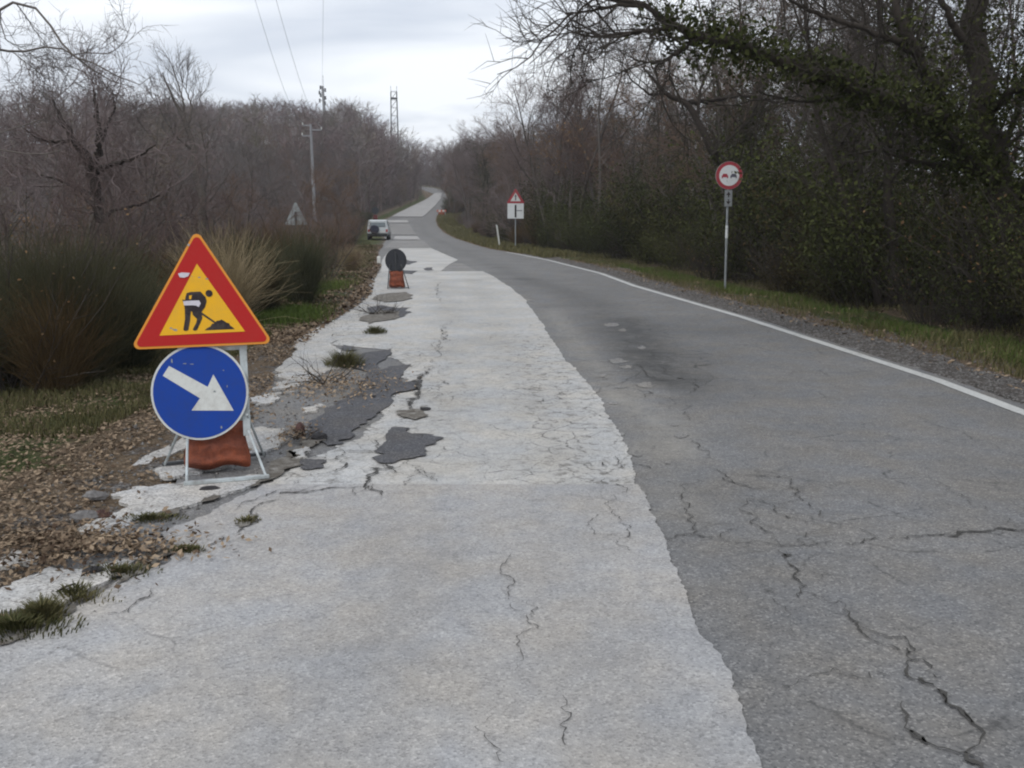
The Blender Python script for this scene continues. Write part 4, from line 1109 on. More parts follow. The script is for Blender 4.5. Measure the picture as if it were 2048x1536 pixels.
traced_tree('bare_tree', 'dark leaning trunk rising behind the no overtaking sign', [
    [(*np.append(np.array(at(1480, 560, 26))[:2], 0), .14, 1), (1450, 330, 25.5, .12), (1420, 300, 25, .11), (1395, 240, 25, .09), (1375, 205, 25, .08), (1330, 185, 25, .06), (1285, 135, 25, .02)],
    [(1378, 208, 25, .07), (1420, 200, 25.3, .06), (1480, 190, 25.6, .05), (1560, 205, 26, .03)],
    [(1330, 187, 25, .04), (1300, 190, 24.6, .03), (1262, 160, 24.4, .02), (1240, 120, 24, .01)],
    [(1395, 240, 25, .05), (1400, 180, 25, .04), (1425, 120, 25, .03), (1440, 70, 25, .012)],
    [(1425, 310, 25, .04), (1500, 240, 25, .035), (1530, 170, 25, .025), (1560, 110, 25, .012)],
    ], ('bark_dark', 'twig_dark'), None, (11, 7, 4), (1.8, .8, .4), (.016, .009, .006), .12)

# ------------------------------------------------------------------ grass, leaf litter, gravel
def blades(name, X, Y, h, wd, mat, label, lean=.35):
    n = len(X); Z = zg(X, Y); a = rng.random(n) * 6.28; hh = h * (.5 + rng.random(n)); ww = wd * (.6 + .8 * rng.random(n))
    b = np.stack([X, Y, Z], 1); sd = np.stack([np.cos(a), np.sin(a), a * 0], 1) * ww[:, None] / 2
    ln = rng.normal(size=(n, 2)) * lean
    tip = b + np.stack([ln[:, 0] * hh, ln[:, 1] * hh, hh], 1)
    midp = b + np.stack([ln[:, 0] * hh * .35, ln[:, 1] * hh * .35, hh * .6], 1)
    V = np.stack([b - sd, b + sd, midp + sd * .7, midp - sd * .7, tip], 1).reshape(-1, 3)
    i = np.arange(n)[:, None] * 5
    T = np.concatenate([i + np.array([[0, 1, 2]]), i + np.array([[0, 2, 3]]), i + np.array([[3, 2, 4]])])
    rn = rng.random(n); me = fmesh(name, V, T, mat, False, np.concatenate([rn, rn, rn]))
    o = put(name, me); tag(o, label, 'grass', kind='stuff'); return o
def scatter(n, fx, y0, y1, d0, d1, powy=1.3):
    y = y0 + (y1 - y0) * rng.random(n) ** powy; d = d0 + (d1 - d0) * rng.random(n)
    return fx(y, d), y
def keep(X, Y, s_, thr, seed):
    m_ = hn(X, Y, s_, seed) * .6 + hn(X, Y, s_ * .35, seed + 1) * .4 > thr
    return X[m_], Y[m_]
X, Y = scatter(42000, lambda y, d: XR(y) + d, 5, 60, .75, 3.3, 1.6); X, Y = keep(X, Y, 1.2, .38, 3)
blades('verge_grass', X, Y, .10, .011, 'grass_blade', 'short green and yellowing grass on the right verge')
X, Y = scatter(24000, lambda y, d: XR(y) + d, 40, 160, .15, 3.2, 1.3)
blades('verge_grass', X, Y, .2, .04, 'grass_blade', 'grass bank lining the right side of the far bend')
X, Y = scatter(30000, lambda y, d: VL(y) + d, 6.5, 14, -1.0, .9, 1.0); X, Y = keep(X, Y, .8, .42, 5)
blades('verge_grass', X, Y, .07, .009, 'grass_blade', 'rough olive grass at the foot of the left bushes')
X, Y = scatter(26000, lambda y, d: VL(y) + d, 14, 110, -.8, 1.3, 1.5); X, Y = keep(X, Y, 1.2, .47, 6)
blades('verge_grass', X, Y, .075, .014, 'grass_blade', 'yellow green grass along the far left verge')
X, Y = scatter(16000, lambda y, d: XR(y) + d, 7, 32, 1.15, 2.5, 1.3); X, Y = keep(X, Y, 1.0, .45, 15)
blades('verge_grass', X, Y, .10, .010, 'bright_grass', 'fresher green grass along the middle of the right verge')
c0 = G(580, 640)
X = c0[0] + rng.normal(size=6000) * .26 - .1; Y = c0[1] + rng.normal(size=6000) * .6
blades('grass_tuft', X, Y, .12, .011, 'bright_grass', 'bright green grass tuft beside the leaf litter, left of the road')
c0 = G(650, 590)
X = c0[0] - .3 + rng.normal(size=2500) * .22; Y = c0[1] + 1 + rng.normal(size=2500) * 1.2
blades('grass_tuft', X, Y, .12, .012, 'bright_grass', 'second smaller green grass tuft farther along the left verge')
def litter(name, X, Y, size, label, lift=.012):
    Z = zg(X, Y) + lift + rng.random(len(X)) * .02
    V, F = leafcards(np.stack([X, Y, Z], 1), size, rng, flat=.9, aspect=.5)
    me = fmesh(name, V, F, 'litter_leaf', False, rng.random(len(F))); o = put(name, me); tag(o, label, 'leaves', kind='stuff'); return o
X, Y = scatter(52000, lambda y, d: VL(y) + d, 3.0, 16, -.6, 2.2, 1.2); m_ = X < XL(Y) + .12
X, Y = keep(X[m_], Y[m_], .9, .30, 9)
def inpoly(X, Y, px):
    P = [G(u, v) for u, v in px]; r = np.zeros(len(X), bool)
    for i in range(len(P)):
        (x0, y0), (x1, y1) = P[i - 1], P[i]
        c_ = ((y0 > Y) != (y1 > Y)) & (X < (x1 - x0) * (Y - y0) / (y1 - y0 + 1e-12) + x0); r ^= c_
    return r
bad = np.zeros(len(X), bool)
for px in FRAGS: bad |= inpoly(X, Y, px)
bad |= inpoly(X, Y, [(216, 945), (300, 890), (480, 840), (560, 780), (640, 780), (640, 900), (540, 960), (330, 1065), (160, 1075)]) & (rng.random(len(X)) < .8)
okk = ~bad | (rng.random(len(X)) < .05); X = X[okk]; Y = Y[okk]
litter('leaf_litter', X, Y, .017, 'brown fallen leaves covering the left verge')
X, Y = scatter(12000, lambda y, d: XL(y) - d, 12, 60, -.1, 1.6, 1.5)
litter('leaf_litter', X, Y, .045, 'rusty fallen leaves along the far left verge')
X, Y = scatter(5000, lambda y, d: XR(y) + d, 5, 40, .3, 3.2, 1.4)
litter('leaf_litter', X, Y, .03, 'scattered fallen leaves on the right verge')
for (u, v, n, su, sv, lab) in ((675, 775, 1300, .28, .42, 'heap of rusty leaves caught by the dry twigs on the shoulder'), (595, 875, 260, .08, .2, 'small heap of brown leaves at the edge of the dark patch'),
                               (150, 1105, 1300, .28, .18, 'brown leaves gathered between two pale shoulder slabs'), (240, 1105, 500, .2, .1, 'brown leaves lying in the gap beside the lane edge'), (520, 840, 60, .15, .15, 'few leaves scattered on the bare shoulder')):
    c = G(u, v); X = c[0] + rng.normal(size=n) * su; Y = c[1] + rng.normal(size=n) * sv
    Z = zr(Y) + .03 + rng.random(n) * .05 * np.exp(-((X - c[0]) / su) ** 2)
    V, F = leafcards(np.stack([X, Y, Z], 1), .017, rng, flat=.6, aspect=.5)
    o = put('leaf_heap', fmesh('leaf_heap', V, F, 'litter_leaf', False, rng.random(len(F)))); tag(o, lab, 'leaves', kind='stuff')
def pebbles(name, X, Y, s0, label):
    n = len(X); Z = zg(X, Y)
    base = np.array([[1, 0, 0], [-.5, .87, 0], [-.5, -.87, 0], [0, 0, .8], [0, 0, -.4]])
    T = np.array([[0, 1, 3], [1, 2, 3], [2, 0, 3], [1, 0, 4], [2, 1, 4], [0, 2, 4]])
    s_ = s0 * (.4 + rng.random(n) ** 2 * 1.6); a = rng.random(n) * 6.28
    B_ = base[None] * (1 + rng.normal(size=(n, 5, 3)) * .2) * s_[:, None, None]
    c_, s2 = np.cos(a)[:, None], np.sin(a)[:, None]
    V = np.stack([B_[..., 0] * c_ - B_[..., 1] * s2 + X[:, None], B_[..., 0] * s2 + B_[..., 1] * c_ + Y[:, None], B_[..., 2] + Z[:, None]], -1).reshape(-1, 3)
    F = (T[None] + np.arange(n)[:, None, None] * 5).reshape(-1, 3)
    o = put(name, fmesh(name, V, F, 'stone', False, np.repeat(rng.random(n), 6))); tag(o, label, 'gravel', kind='stuff'); return o
X, Y = scatter(8500, lambda y, d: XR(y) + d, 5, 34, .02, 1.25, 1.4)
pebbles('gravel', X, Y, .012, 'loose grey gravel between the white line and the right verge')
X, Y = scatter(5000, lambda y, d: XL(y) - d, 3.2, 20, -.5, .8, 1.3)
pebbles('gravel', X, Y, .010, 'loose grit and crumbs along the broken left shoulder')

# ------------------------------------------------------------------ weeds, twigs and chunks on the shoulder
def weed(u, v, n, s_, h, label, mat='grass_blade', stretch=(1, 1), name='weed'):
    c = G(u, v); z = float(zr(c[1])) + .015
    root = empty(name, (c[0], c[1], z)); tag(root, label, 'weed')
    az = rng.random(n) * 6.28; rad = np.minimum(np.abs(rng.normal(size=n)), 1.5 + .3 * rng.random(n)) * s_
    bx = np.cos(az) * rad * stretch[0]; by = np.sin(az) * rad * stretch[1]
    hh = h * (.4 + .8 * rng.random(n)) * np.exp(-(rad / s_ / 2) ** 2)
    a = rng.random(n) * 6.28; sd = np.stack([np.cos(a), np.sin(a), a * 0], 1) * .0022
    b = np.stack([bx, by, bx * 0], 1); tip = b + np.stack([np.cos(az) * hh * .7, np.sin(az) * hh * .7, hh], 1); mid = b + (tip - b) * np.array([.35, .35, .65])
    V = np.stack([b - sd, b + sd, mid + sd * 1.4, mid - sd * 1.4, tip], 1).reshape(-1, 3); i = np.arange(n)[:, None] * 5
    T = np.concatenate([i + np.array([[0, 1, 2]]), i + np.array([[0, 2, 3]]), i + np.array([[3, 2, 4]])]); rn = rng.random(n)
    put('leaves', fmesh('leaves', V, T, mat, False, np.concatenate([rn] * 3)), root)
    return root
weed(30, 1262, 1100, .10, .045, 'bushy weed clump at the lower left corner of the photo', 'grass_blade', (1.6, .8))
weed(85, 1240, 600, .05, .07, 'dark weed beside the bushy clump at lower left')
weed(372, 1106, 450, .05, .025, 'flat weed on the lane edge under the portable sign', stretch=(1.2, .6))
weed(240, 1150, 450, .08, .03, 'low weeds growing in the joint beside the leaning black chunk', stretch=(1.4, .8))
weed(160, 1205, 200, .08, .03, 'low weeds in the dirt joint near the left edge', stretch=(1.4, .7))
weed(300, 1043, 450, .08, .03, 'weeds in the gap in front of the sign legs', stretch=(1.5, .6))
weed(750, 668, 500, .10, .10, 'small green weed on the pale shoulder below the far sign')
weed(690, 735, 700, .12, .18, 'green weed behind the leaf heap on the shoulder')
weed(495, 1048, 160, .04, .03, 'tiny weed in the lane edge crack')
weed(150, 1195, 160, .05, .05, 'sparse weed on the joint left of the chunk')
def twigs_thing(u, v, n, L_, label, name='dry_branch', mat='twig_dark', spread=1.0):
    c = G(u, v); root = empty(name, (c[0], c[1], float(zr(c[1])) + .02)); tag(root, label, 'branch')
    P0 = []
    for k in range(n):
        az = rng.random() * 6.28; d = unit(np.array([math.cos(az) * spread, math.sin(az) * spread, .35 + .7 * rng.random()])); p = rng.normal(size=3) * .04; p[2] = 0; pts = [p]
        for s_ in range(5): d = unit(d + rng.normal(size=3) * .18); p = p + d * L_ / 5 * (.6 + .5 * rng.random()); pts.append(p)
        P0.append(pts)
    P0 = np.array(P0); P1, r1 = grow(P0, 5, .2, 1, .7, L_ * .4, .3, 4, .03, .2, .0025)
    V, F = join([tubes(P0, np.repeat(np.linspace(.006, .002, 6)[None], n, 0), 4), tubes(P1, r1, 3)])
    put('twigs', fmesh('twigs', V, F, mat), root); return root
twigs_thing(650, 772, 9, .55, 'dry leafless sprig standing on the pale shoulder')
twigs_thing(750, 630, 14, .5, 'dark brushwood lying on the shoulder below the far sign', spread=1.6)
twigs_thing(780, 628, 10, .4, 'second bit of dark brushwood on the shoulder', spread=1.8)
twigs_thing(600, 880, 6, .16, 'short dead stalks at the edge of the dark patch', spread=1.2)
twigs_thing(30, 790, 5, 1.1, 'bent bare stem arching at the far left edge of the verge', mat='bark', spread=.5)
def chunk(u, v, size, mat, label, name='asphalt_chunk', rz=0.3, tilt=.1):
    c = G(u, v); m_ = MB(); k = 9; g = random.Random(u * 7 + v)
    rings = []
    for (zz, sc_) in ((0, .9), (.45, 1.0), (.85, .75), (1.0, .35)):
        rings.append([(math.cos(2 * PI * i / k) * size[0] / 2 * sc_ * g.uniform(.8, 1.15), math.sin(2 * PI * i / k) * size[1] / 2 * sc_ * g.uniform(.8, 1.15), zz * size[2] * g.uniform(.85, 1.1)) for i in range(k)])
    vs = [p for r_ in rings for p in r_]; fs = []
    for a in range(3):
        for i in range(k): fs.append((a * k + i, a * k + (i + 1) % k, (a + 1) * k + (i + 1) % k, (a + 1) * k + i))
    fs.append(tuple(range(3 * k, 4 * k))); fs.append(tuple(range(k - 1, -1, -1)))
    m_.add(vs, fs)
    o = m_.build(name, mat); o.location = (c[0], c[1], float(max(zr(c[1]), zg(*c))) + .012); o.rotation_euler = (tilt, tilt * .5, rz); tag(o, label, 'debris'); return o
plain('rock', (.22, .21, .205), .95, .25, 30, bumpy=.6)
plain('tar', (.045, .043, .045), .9, .25, 30, bumpy=.6)
plain('red_rock', (.12, .06, .05), .95, .3, 30, bumpy=.6)
chunk(170, 1045, (.15, .09, .05), 'rock', 'flat grey stone lying among the leaves left of the sign', 'stone')
chunk(206, 1040, (.09, .07, .045), 'red_rock', 'small reddish brown lump touching the grey stone', 'stone')
chunk(192, 1003, (.14, .07, .045), 'rock', 'grey stone closest to the sign legs', 'stone')
chunk(190, 1152, (.105, .045, .035), 'tar', 'black asphalt chunk tilted on the pale slab', rz=.6, tilt=.25)
chunk(124, 1189, (.022, .02, .015), 'tar', 'tiny black crumb on the pale slab, right one of two')
chunk(106, 1192, (.02, .016, .012), 'tar', 'tiny black crumb on the pale slab, left one of two')
chunk(640, 882, (.13, .09, .05), 'tar', 'dark lump at the lower tip of the dark patch')
chunk(600, 872, (.08, .12, .09), 'red_rock', 'brown clod half covered with leaves', 'clod')
chunk(747, 797, (.05, .04, .02), 'tar', 'small dark crumb lying alone on the dark patch')
chunk(850, 822, (.10, .05, .02), 'tar', 'thin dark chunk at the rim of the brown hole')
chunk(420, 985, (.12, .05, .03), 'tar', 'dark lump under the front bar of the sign stand')
m_ = MB(); c1 = G(115, 1198); c2 = G(152, 1182)
m_.tube([(*c1, .034), ((c1[0] + c2[0]) / 2, (c1[1] + c2[1]) / 2 + .006, .038), (*c2, .034)], .0045, 6)
o = m_.build('twig', 'bark_dark'); tag(o, 'single thin stick lying on the pale slab at lower left', 'stick')

# ------------------------------------------------------------------ signs
def paint(name, c, rough=.35, wear_=.12, dirt=(.25, .22, .18)):
    if name == 'sign_blue': wear_, dirt = .12, (.05, .06, .08)
    m, n, b = new_mat(name); co = objco(n)
    f = noise(n, 5, 7, .7, co); g = noise(n, 40, 4, .7, co)
    k = ramp(n, math_(n, 'ADD', math_(n, 'MULTIPLY', f, .8), math_(n, 'MULTIPLY', g, .2)), [(.45, (0, 0, 0)), (.75, (wear_ * 3,) * 3)])
    col = mixc(n, k, c, dirt); n.links.new(col, b.inputs['Base Color'])
    n.links.new(ramp(n, f, [(.3, (rough,) * 3), (.7, (min(1, rough + .35),) * 3)]), b.inputs['Roughness'])
    b.inputs['Specular IOR Level'].default_value = .3
    return m
paint('sign_red', (.42, .010, .009), .5, .03); paint('sign_yellow', (.80, .42, .010), .4, .07); paint('sign_edge', (.70, .27, .03), .4, .05); paint('sign_blue', (.002, .045, .30), .45, .025)
paint('sign_white', (.62, .63, .60), .4, .18); paint('sign_black', (.020, .013, .016), .5); paint('tape_white', (.60, .57, .62), .3)
paint('sign_white_clean', (.66, .68, .68), .45, .08); paint('faded_red', (.34, .04, .055), .5)
paint('sign_back', (.26, .28, .28), .5, .1, (.12, .12, .11)); paint('dark_back', (.030, .033, .040), .55, .1, (.08, .07, .06))
paint('faded_black', (.10, .10, .13), .5)
plain('galvanised', (.33, .35, .36), .5, .12, 20, .35)
plain('painted_steel', (.50, .55, .56), .45, .18, 12, 0.1, c2=(.28, .29, .28))
plain('dark_steel', (.09, .095, .10), .55, .15, 15, .3)
plain('bolt', (.35, .35, .34), .4, .1, 30, .7)
def bag_mat(name, c, c2):
    m, n, b = new_mat(name); co = objco(n)
    f = noise(n, 9, 6, .7, co); wv = noise(n, 120, 2, .5, co)
    col = mixc(n, 1.0, ramp(n, f, [(.3, c2), (.65, c)]), ramp(n, wv, [(.3, (.8,) * 3), (.7, (1.1,) * 3)]), 'MULTIPLY')
    n.links.new(col, b.inputs['Base Color']); b.inputs['Roughness'].default_value = .75
    bump(n, b, math_(n, 'ADD', f, math_(n, 'MULTIPLY', wv, .3)), .8, .02)
bag_mat('bag', (.28, .068, .026), (.12, .032, .018))
bag_mat('bag_side', (.46, .22, .13), (.30, .13, .08))

PXM = 817.0; PZM = 785.0
def SG(x, y):
    """sign-face coordinates from pixels of the enlarged photograph of the sign"""
    return ((x - 519) / PXM, ((680 - 20 * (x - 180) / 678) - y) / PZM)
def rounded(poly, r, n=6):
    out_ = []
    m = len(poly)
    for i in range(m):
        p0, p1, p2 = Vector(poly[i - 1]), Vector(poly[i]), Vector(poly[(i + 1) % m])
        a = (p0 - p1).normalized(); b = (p2 - p1).normalized(); ang = a.angle(b); t = r / math.tan(ang / 2)
        A_ = p1 + a * t; B_ = p1 + b * t; bis = (a + b).normalized(); c = p1 + bis * (r / math.sin(ang / 2))
        a0 = math.atan2(A_.y - c.y, A_.x - c.x); a1 = math.atan2(B_.y - c.y, B_.x - c.x)
        da = (a1 - a0 + PI) % (2 * PI) - PI
        for k in range(n + 1): out_.append((c.x + r * math.cos(a0 + da * k / n), c.y + r * math.sin(a0 + da * k / n)))
    return out_
def circle(cx, cz, r, n=48): return [(cx + r * math.cos(2 * PI * k / n), cz + r * math.sin(2 * PI * k / n)) for k in range(n)]
def tri_(w_, h_, inset=0):
    """sharp triangle, base centred on 0, pushed in by inset"""
    k = math.atan2(h_, w_ / 2); s_ = inset / math.sin(k) + inset / math.tan(k)
    b2 = w_ / 2 - s_; return [(-b2, inset), (b2, inset), (0, inset + b2 * math.tan(k))]

# front portable sign: local x = width, -y = towards the traffic, plates lean back by LEAN
FX, FY = -1.90, 5.62; FROT = R(15)
stand = empty('portable_sign', (FX, FY, 0.02), FROT)
tag(stand, 'portable road works sign, red bordered yellow triangle above a blue arrow disc', 'road sign')
LEAN = R(8)
def leaned(o, z0):
    o.location = (0, z0 * math.tan(LEAN), z0); o.rotation_euler = (-LEAN, 0, 0); return o
TZ = .80
sharp = tri_(.935, .81)
m_ = MB(); m_.prism(rounded(sharp, .035), 0, .018); tp = leaned(m_.build('triangle_plate', 'sign_edge', stand, bevel=.002), TZ); tp.scale = (.915, 1, .905); tp.location.x = -.002; tp.rotation_euler.y = R(-.6)
m_ = MB(); m_.prism(rounded(tri_(.935, .81, .016), .026), -.0025, 0.001); m_.build('red_border', 'sign_red', tp)
m_ = MB(); m_.prism([SG(512, 222), SG(748, 590), SG(293, 608)], -.005, 0); m_.build('yellow_field', 'sign_yellow', tp)
PY0, PY1 = -.0075, -.003
wk = MB()
wk.prism([SG(567 + 19 * math.cos(t), 382 + 19 * math.sin(t)) for t in np.linspace(0, 2 * PI, 20)[:-1]], PY0, PY1)
wk.prism([SG(*p) for p in [(450, 380), (470, 374), (522, 372), (548, 402), (552, 425), (542, 455), (522, 482), (525, 495), (515, 520), (495, 505), (470, 480), (455, 470), (434, 470), (432, 440), (424, 414), (438, 418), (442, 400)]], PY0, PY1)
wk.prism([SG(*p) for p in [(434, 460), (468, 465), (462, 500), (458, 530), (446, 580), (434, 584), (424, 583), (420, 575), (432, 520)]], PY0 + .0004, PY1)
wk.prism([SG(*p) for p in [(472, 478), (520, 490), (524, 515), (510, 545), (492, 580), (480, 584), (471, 580), (470, 574), (490, 540), (495, 520), (474, 498)]], PY0 + .0008, PY1)
wk.prism([SG(*p) for p in [(517, 480), (592, 536), (586, 544), (512, 490)]], PY0 + .0012, PY1)
wk.prism([SG(*p) for p in [(532, 582), (545, 570), (562, 562), (574, 546), (584, 545), (600, 530), (612, 529), (625, 524), (640, 532), (650, 540), (665, 545), (670, 558), (682, 565), (693, 577)]], PY0 + .0016, PY1)
wk.build('worker_symbol', 'sign_black', tp)
m_ = MB(); m_.prism([SG(*p) for p in [(461, 394), (476, 392), (470, 414), (460, 412)]], PY0 - .001, PY1); m_.build('arm_gap', 'sign_yellow', tp)
m_ = MB(); m_.prism([SG(*p) for p in [(428, 424), (470, 421), (512, 420), (520, 436), (508, 456), (496, 448), (478, 446), (432, 447)]], PY0 - .0015, PY1); m_.build('tape', 'tape_white', tp)
m_ = MB(); m_.prism([SG(*p) for p in [(410, 276), (430, 270), (472, 272), (462, 290), (440, 298), (418, 296)]], PY0 - .0005, PY1); m_.build('tape', 'tape_white', tp)
for (x_, y_, r_) in ((355, 568, 6), (378, 578, 9), (365, 574, 4), (520, 296, 5), (560, 303, 6), (480, 290, 3)):
    m_ = MB(); m_.prism([SG(x_ + r_ * 1.6 * math.cos(t) * random.uniform(.6, 1), y_ + r_ * .7 * math.sin(t)) for t in np.linspace(0, 2 * PI, 9)[:-1]], -.0056, -.003)
    m_.build('scuff_mark', 'sign_back', tp)
# disc
dc = SG(500, 908); DZ = TZ + dc[1] * math.cos(LEAN) * 1.0
dp_z = TZ + (-1) * abs(dc[1])
m_ = MB(); m_.prism(circle(0, 0, .305), 0, .014); dp = m_.build('disc_plate', 'sign_white', stand, bevel=.002)
dp.location = (dc[0] - .012, dp_z * math.tan(LEAN) + .022, dp_z + .018); dp.scale = (.955, 1, .99); dp.rotation_euler = (-LEAN, 0, 0)
m_ = MB(); m_.prism(circle(0, 0, .291), -.003, .001); m_.build('blue_field', 'sign_blue', dp)
def DG(x, y): a = SG(x, y); return (a[0] - dc[0], a[1] - dc[1])
m_ = MB(); m_.prism([DG(*p) for p in [(350, 776), (540, 882), (572, 820), (668, 1003), (452, 998), (498, 938), (316, 824)]], -.0055, -.001); m_.build('arrow', 'sign_white', dp)
for (x_, y_, a, b_) in ((365, 752, 5, 14), (430, 765, 12, 3), (465, 768, 14, 2.5), (575, 905, 10, 6), (600, 1085, 5, 10), (625, 800, 6, 3), (640, 880, 3, 8)):
    m_ = MB(); m_.prism([DG(x_ + a * math.cos(t) * random.uniform(.6, 1.1), y_ + b_ * math.sin(t) * random.uniform(.6, 1.1)) for t in np.linspace(0, 2 * PI, 8)[:-1]], -.0065 if (x_, y_) == (575, 905) else -.0042, -.002)
    m_.build('scratch', 'sign_back', dp)
m_ = MB(); m_.prism(circle(-.055, .33 + .37, .008, 10), -.006, .0); m_.build('rivet', 'bolt', tp)
# frame
def lp(x, z, y=0): return (x, y + z * math.tan(LEAN), z)
for sx, top in ((-.13, .95), (.235, 1.0)):
    m_ = MB(); m_.flat(lp(sx, .22, .06), lp(sx, top, .045), .045, .012, (0, 1, 0)); m_.build('upright', 'painted_steel', stand, bevel=.002)
m_ = MB(); m_.flat(lp(-.16, .33, .075), lp(.26, .33, .075), .03, .008, (0, 1, 0)); m_.build('crossbar', 'painted_steel', stand)
m_ = MB(); m_.flat(lp(-.16, .78, .065), lp(.26, .78, .065), .03, .008, (0, 1, 0)); m_.build('crossbar', 'painted_steel', stand)
for (a, b_) in (((-.125, .045, .23), (-.125, -.20, .0)), ((.245, .05, .26), (.345, -.17, .0)), ((-.135, .08, .36), (-.30, .30, .0)), ((.24, .08, .36), (.33, .42, .0))):
    m_ = MB(); m_.tube([a, b_], .0085, 8); m_.build('leg', 'painted_steel', stand)
m_ = MB(); m_.flat((-.14, -.205, .014), (.36, -.172, .014), .03, .022, (0, 0, 1)); m_.build('foot_bar', 'painted_steel', stand, bevel=.003)
m_ = MB(); m_.flat((-.31, .30, .014), (.34, .425, .014), .03, .02, (0, 0, 1)); m_.build('foot_bar', 'dark_steel', stand)
def sandbag(loc, rz, w_, h_, t_, label, lean=0, top_mat='bag'):
    me = bpy.data.meshes.new('sandbag'); nx_, nz_ = 16, 14; vs = []; fs = []
    g = np.random.default_rng(5)
    for side in (-1, 1):
        for j in range(nz_ + 1):
            for i in range(nx_ + 1):
                a = i / nx_ * 2 - 1; b = j / nz_
                edge = (1 - abs(a) ** 3) * (1 - abs(b * 2 - 1) ** 4)
                fat = t_ / 2 * edge ** .5 * (1.15 - .55 * b)
                x_ = a * w_ / 2 * (1.0 - .10 * b + .04 * math.sin(b * 7)) ; z_ = b * h_ + .012 * math.sin(a * 5 + b * 2)
                vs.append((x_, side * fat + g.normal() * .006 + side * .014 * math.sin(a * 9 + b * 6) * (1 - abs(a)) + side * .01 * math.sin(b * 17), z_))
    q = (nx_ + 1) * (nz_ + 1)
    for s_ in (0, 1):
        for j in range(nz_):
            for i in range(nx_):
                k = s_ * q + j * (nx_ + 1) + i; f = (k, k + 1, k + nx_ + 2, k + nx_ + 1); fs.append(f if s_ == 0 else f[::-1])
    me.from_pydata(vs, [], fs); me.materials.append(M[top_mat]); me.update(); me.polygons.foreach_set('use_smooth', np.ones(len(me.polygons), bool))
    o = put('sandbag', me); o.location = loc; o.rotation_euler = (lean, 0, rz)
    sm = o.modifiers.new('s', 'SUBSURF'); sm.levels = 1; sm.render_levels = 1
    tag(o, label, 'sandbag'); return o
bx = Vector((.045, .12, 0)); bx.rotate(Matrix.Rotation(FROT, 4, 'Z'))
sandbag((FX + bx.x, FY + bx.y, .035), FROT + R(3), .40, .30, .14, 'rust orange sandbag weighing down the near portable sign', R(-14))
# flap of the bag in lighter orange
# second portable sign seen from behind
P2 = np.array([*G(796, 578), 0])
st2 = empty('portable_sign', (P2[0], P2[1], .02), R(2)); st2.scale = (.84, .9, .9); tag(st2, 'portable round sign seen from behind, dark back, far along the left shoulder', 'road sign')
m_ = MB(); m_.prism(circle(-.05, .72, .30), 0, .02); m_.prism(circle(-.05, .72, .27), -.012, .0); dk = m_.build('disc_plate', 'dark_back', st2)
dk.rotation_euler = (R(-6), 0, 0)
for a, b_ in (((-.22, 0, .62), (-.27, -.15, 0)), ((.10, 0, .62), (.32, -.18, 0)), ((-.2, .03, .62), (-.22, .4, 0)), ((.08, .03, .62), (.16, .42, 0))):
    m_ = MB(); m_.tube([a, b_], .016, 6); m_.build('leg', 'dark_steel', st2)
m_ = MB(); m_.flat((-.27, -.15, .02), (.32, -.18, .02), .03, .02); m_.build('foot_bar', 'dark_steel', st2)
m_ = MB(); m_.tube([(-.05, .035, .45), (-.05, .03, .95)], .02, 6); m_.build('upright', 'dark_steel', st2)
sandbag((P2[0] - .03, P2[1] + .02, .03), R(5), .36, .40, .22, 'orange sandbag under the far portable sign seen from behind', R(-6))
# white stub left of it
c = G(758, 528); m_ = MB(); m_.box((0, 0, .12), (.13, .12, .28)); m_.box((0, 0, .27), (.10, .09, .04)); o = m_.build('marker_stone', 'sign_white', bevel=.02); o.location = (c[0], c[1], 0); tag(o, 'small white marker stone at the left road edge', 'marker stone')
# third portable sign, far beyond the car
c = G(751, 441); z_ = float(zg(c[0], c[1]))
st3 = empty('portable_sign', (c[0], c[1], z_), R(8)); tag(st3, 'tiny portable sign seen from behind beyond the parked white car', 'road sign')
m_ = MB(); m_.prism(circle(0, 1.15, .42), 0, .03); m_.build('disc_plate', 'dark_back', st3)
for sx in (-.25, .25):
    m_ = MB(); m_.tube([(sx * .6, 0, .9), (sx, -.1, 0)], .03, 5); m_.build('leg', 'dark_steel', st3)
    m_ = MB(); m_.tube([(sx * .6, .05, .9), (sx, .4, 0)], .03, 5); m_.build('leg', 'dark_steel', st3)
plain('dark_red', (.16, .03, .03), .8, .2, 8)
sandbag((c[0], c[1] - .05, z_ + .02), 0, .55, .6, .3, 'dark red sandbag under the tiny far sign', 0, 'dark_red')
# red and white barrier at the far bend
c = G(883, 431); z_ = float(zr(c[1]))
brr = empty('work_barrier', (c[0], c[1], z_), R(-5)); tag(brr, 'small red and white barrier board at the right edge of the far bend', 'barrier')
paint('orange_red', (.55, .11, .06), .5); 
for k in range(5):
    m_ = MB(); m_.prism([(-.65 + k * .26, .5), (-.39 + k * .26, .5), (-.39 + k * .26, .75), (-.65 + k * .26, .75)], 0, .03); m_.build('stripe', 'orange_red' if k % 2 == 0 else 'sign_white', brr)
for sx in (-.5, .5):
    m_ = MB(); m_.tube([(sx, .05, .8), (sx, -.2, 0)], .03, 6); m_.build('leg', 'galvanised', brr); m_ = MB(); m_.tube([(sx, .05, .8), (sx, .35, 0)], .03, 6); m_.build('leg', 'galvanised', brr)
sandbag((c[0], c[1] - .1, z_ + .02), 0, .9, .42, .4, 'orange sandbag slumped at the foot of the far barrier board', 0, 'bag')

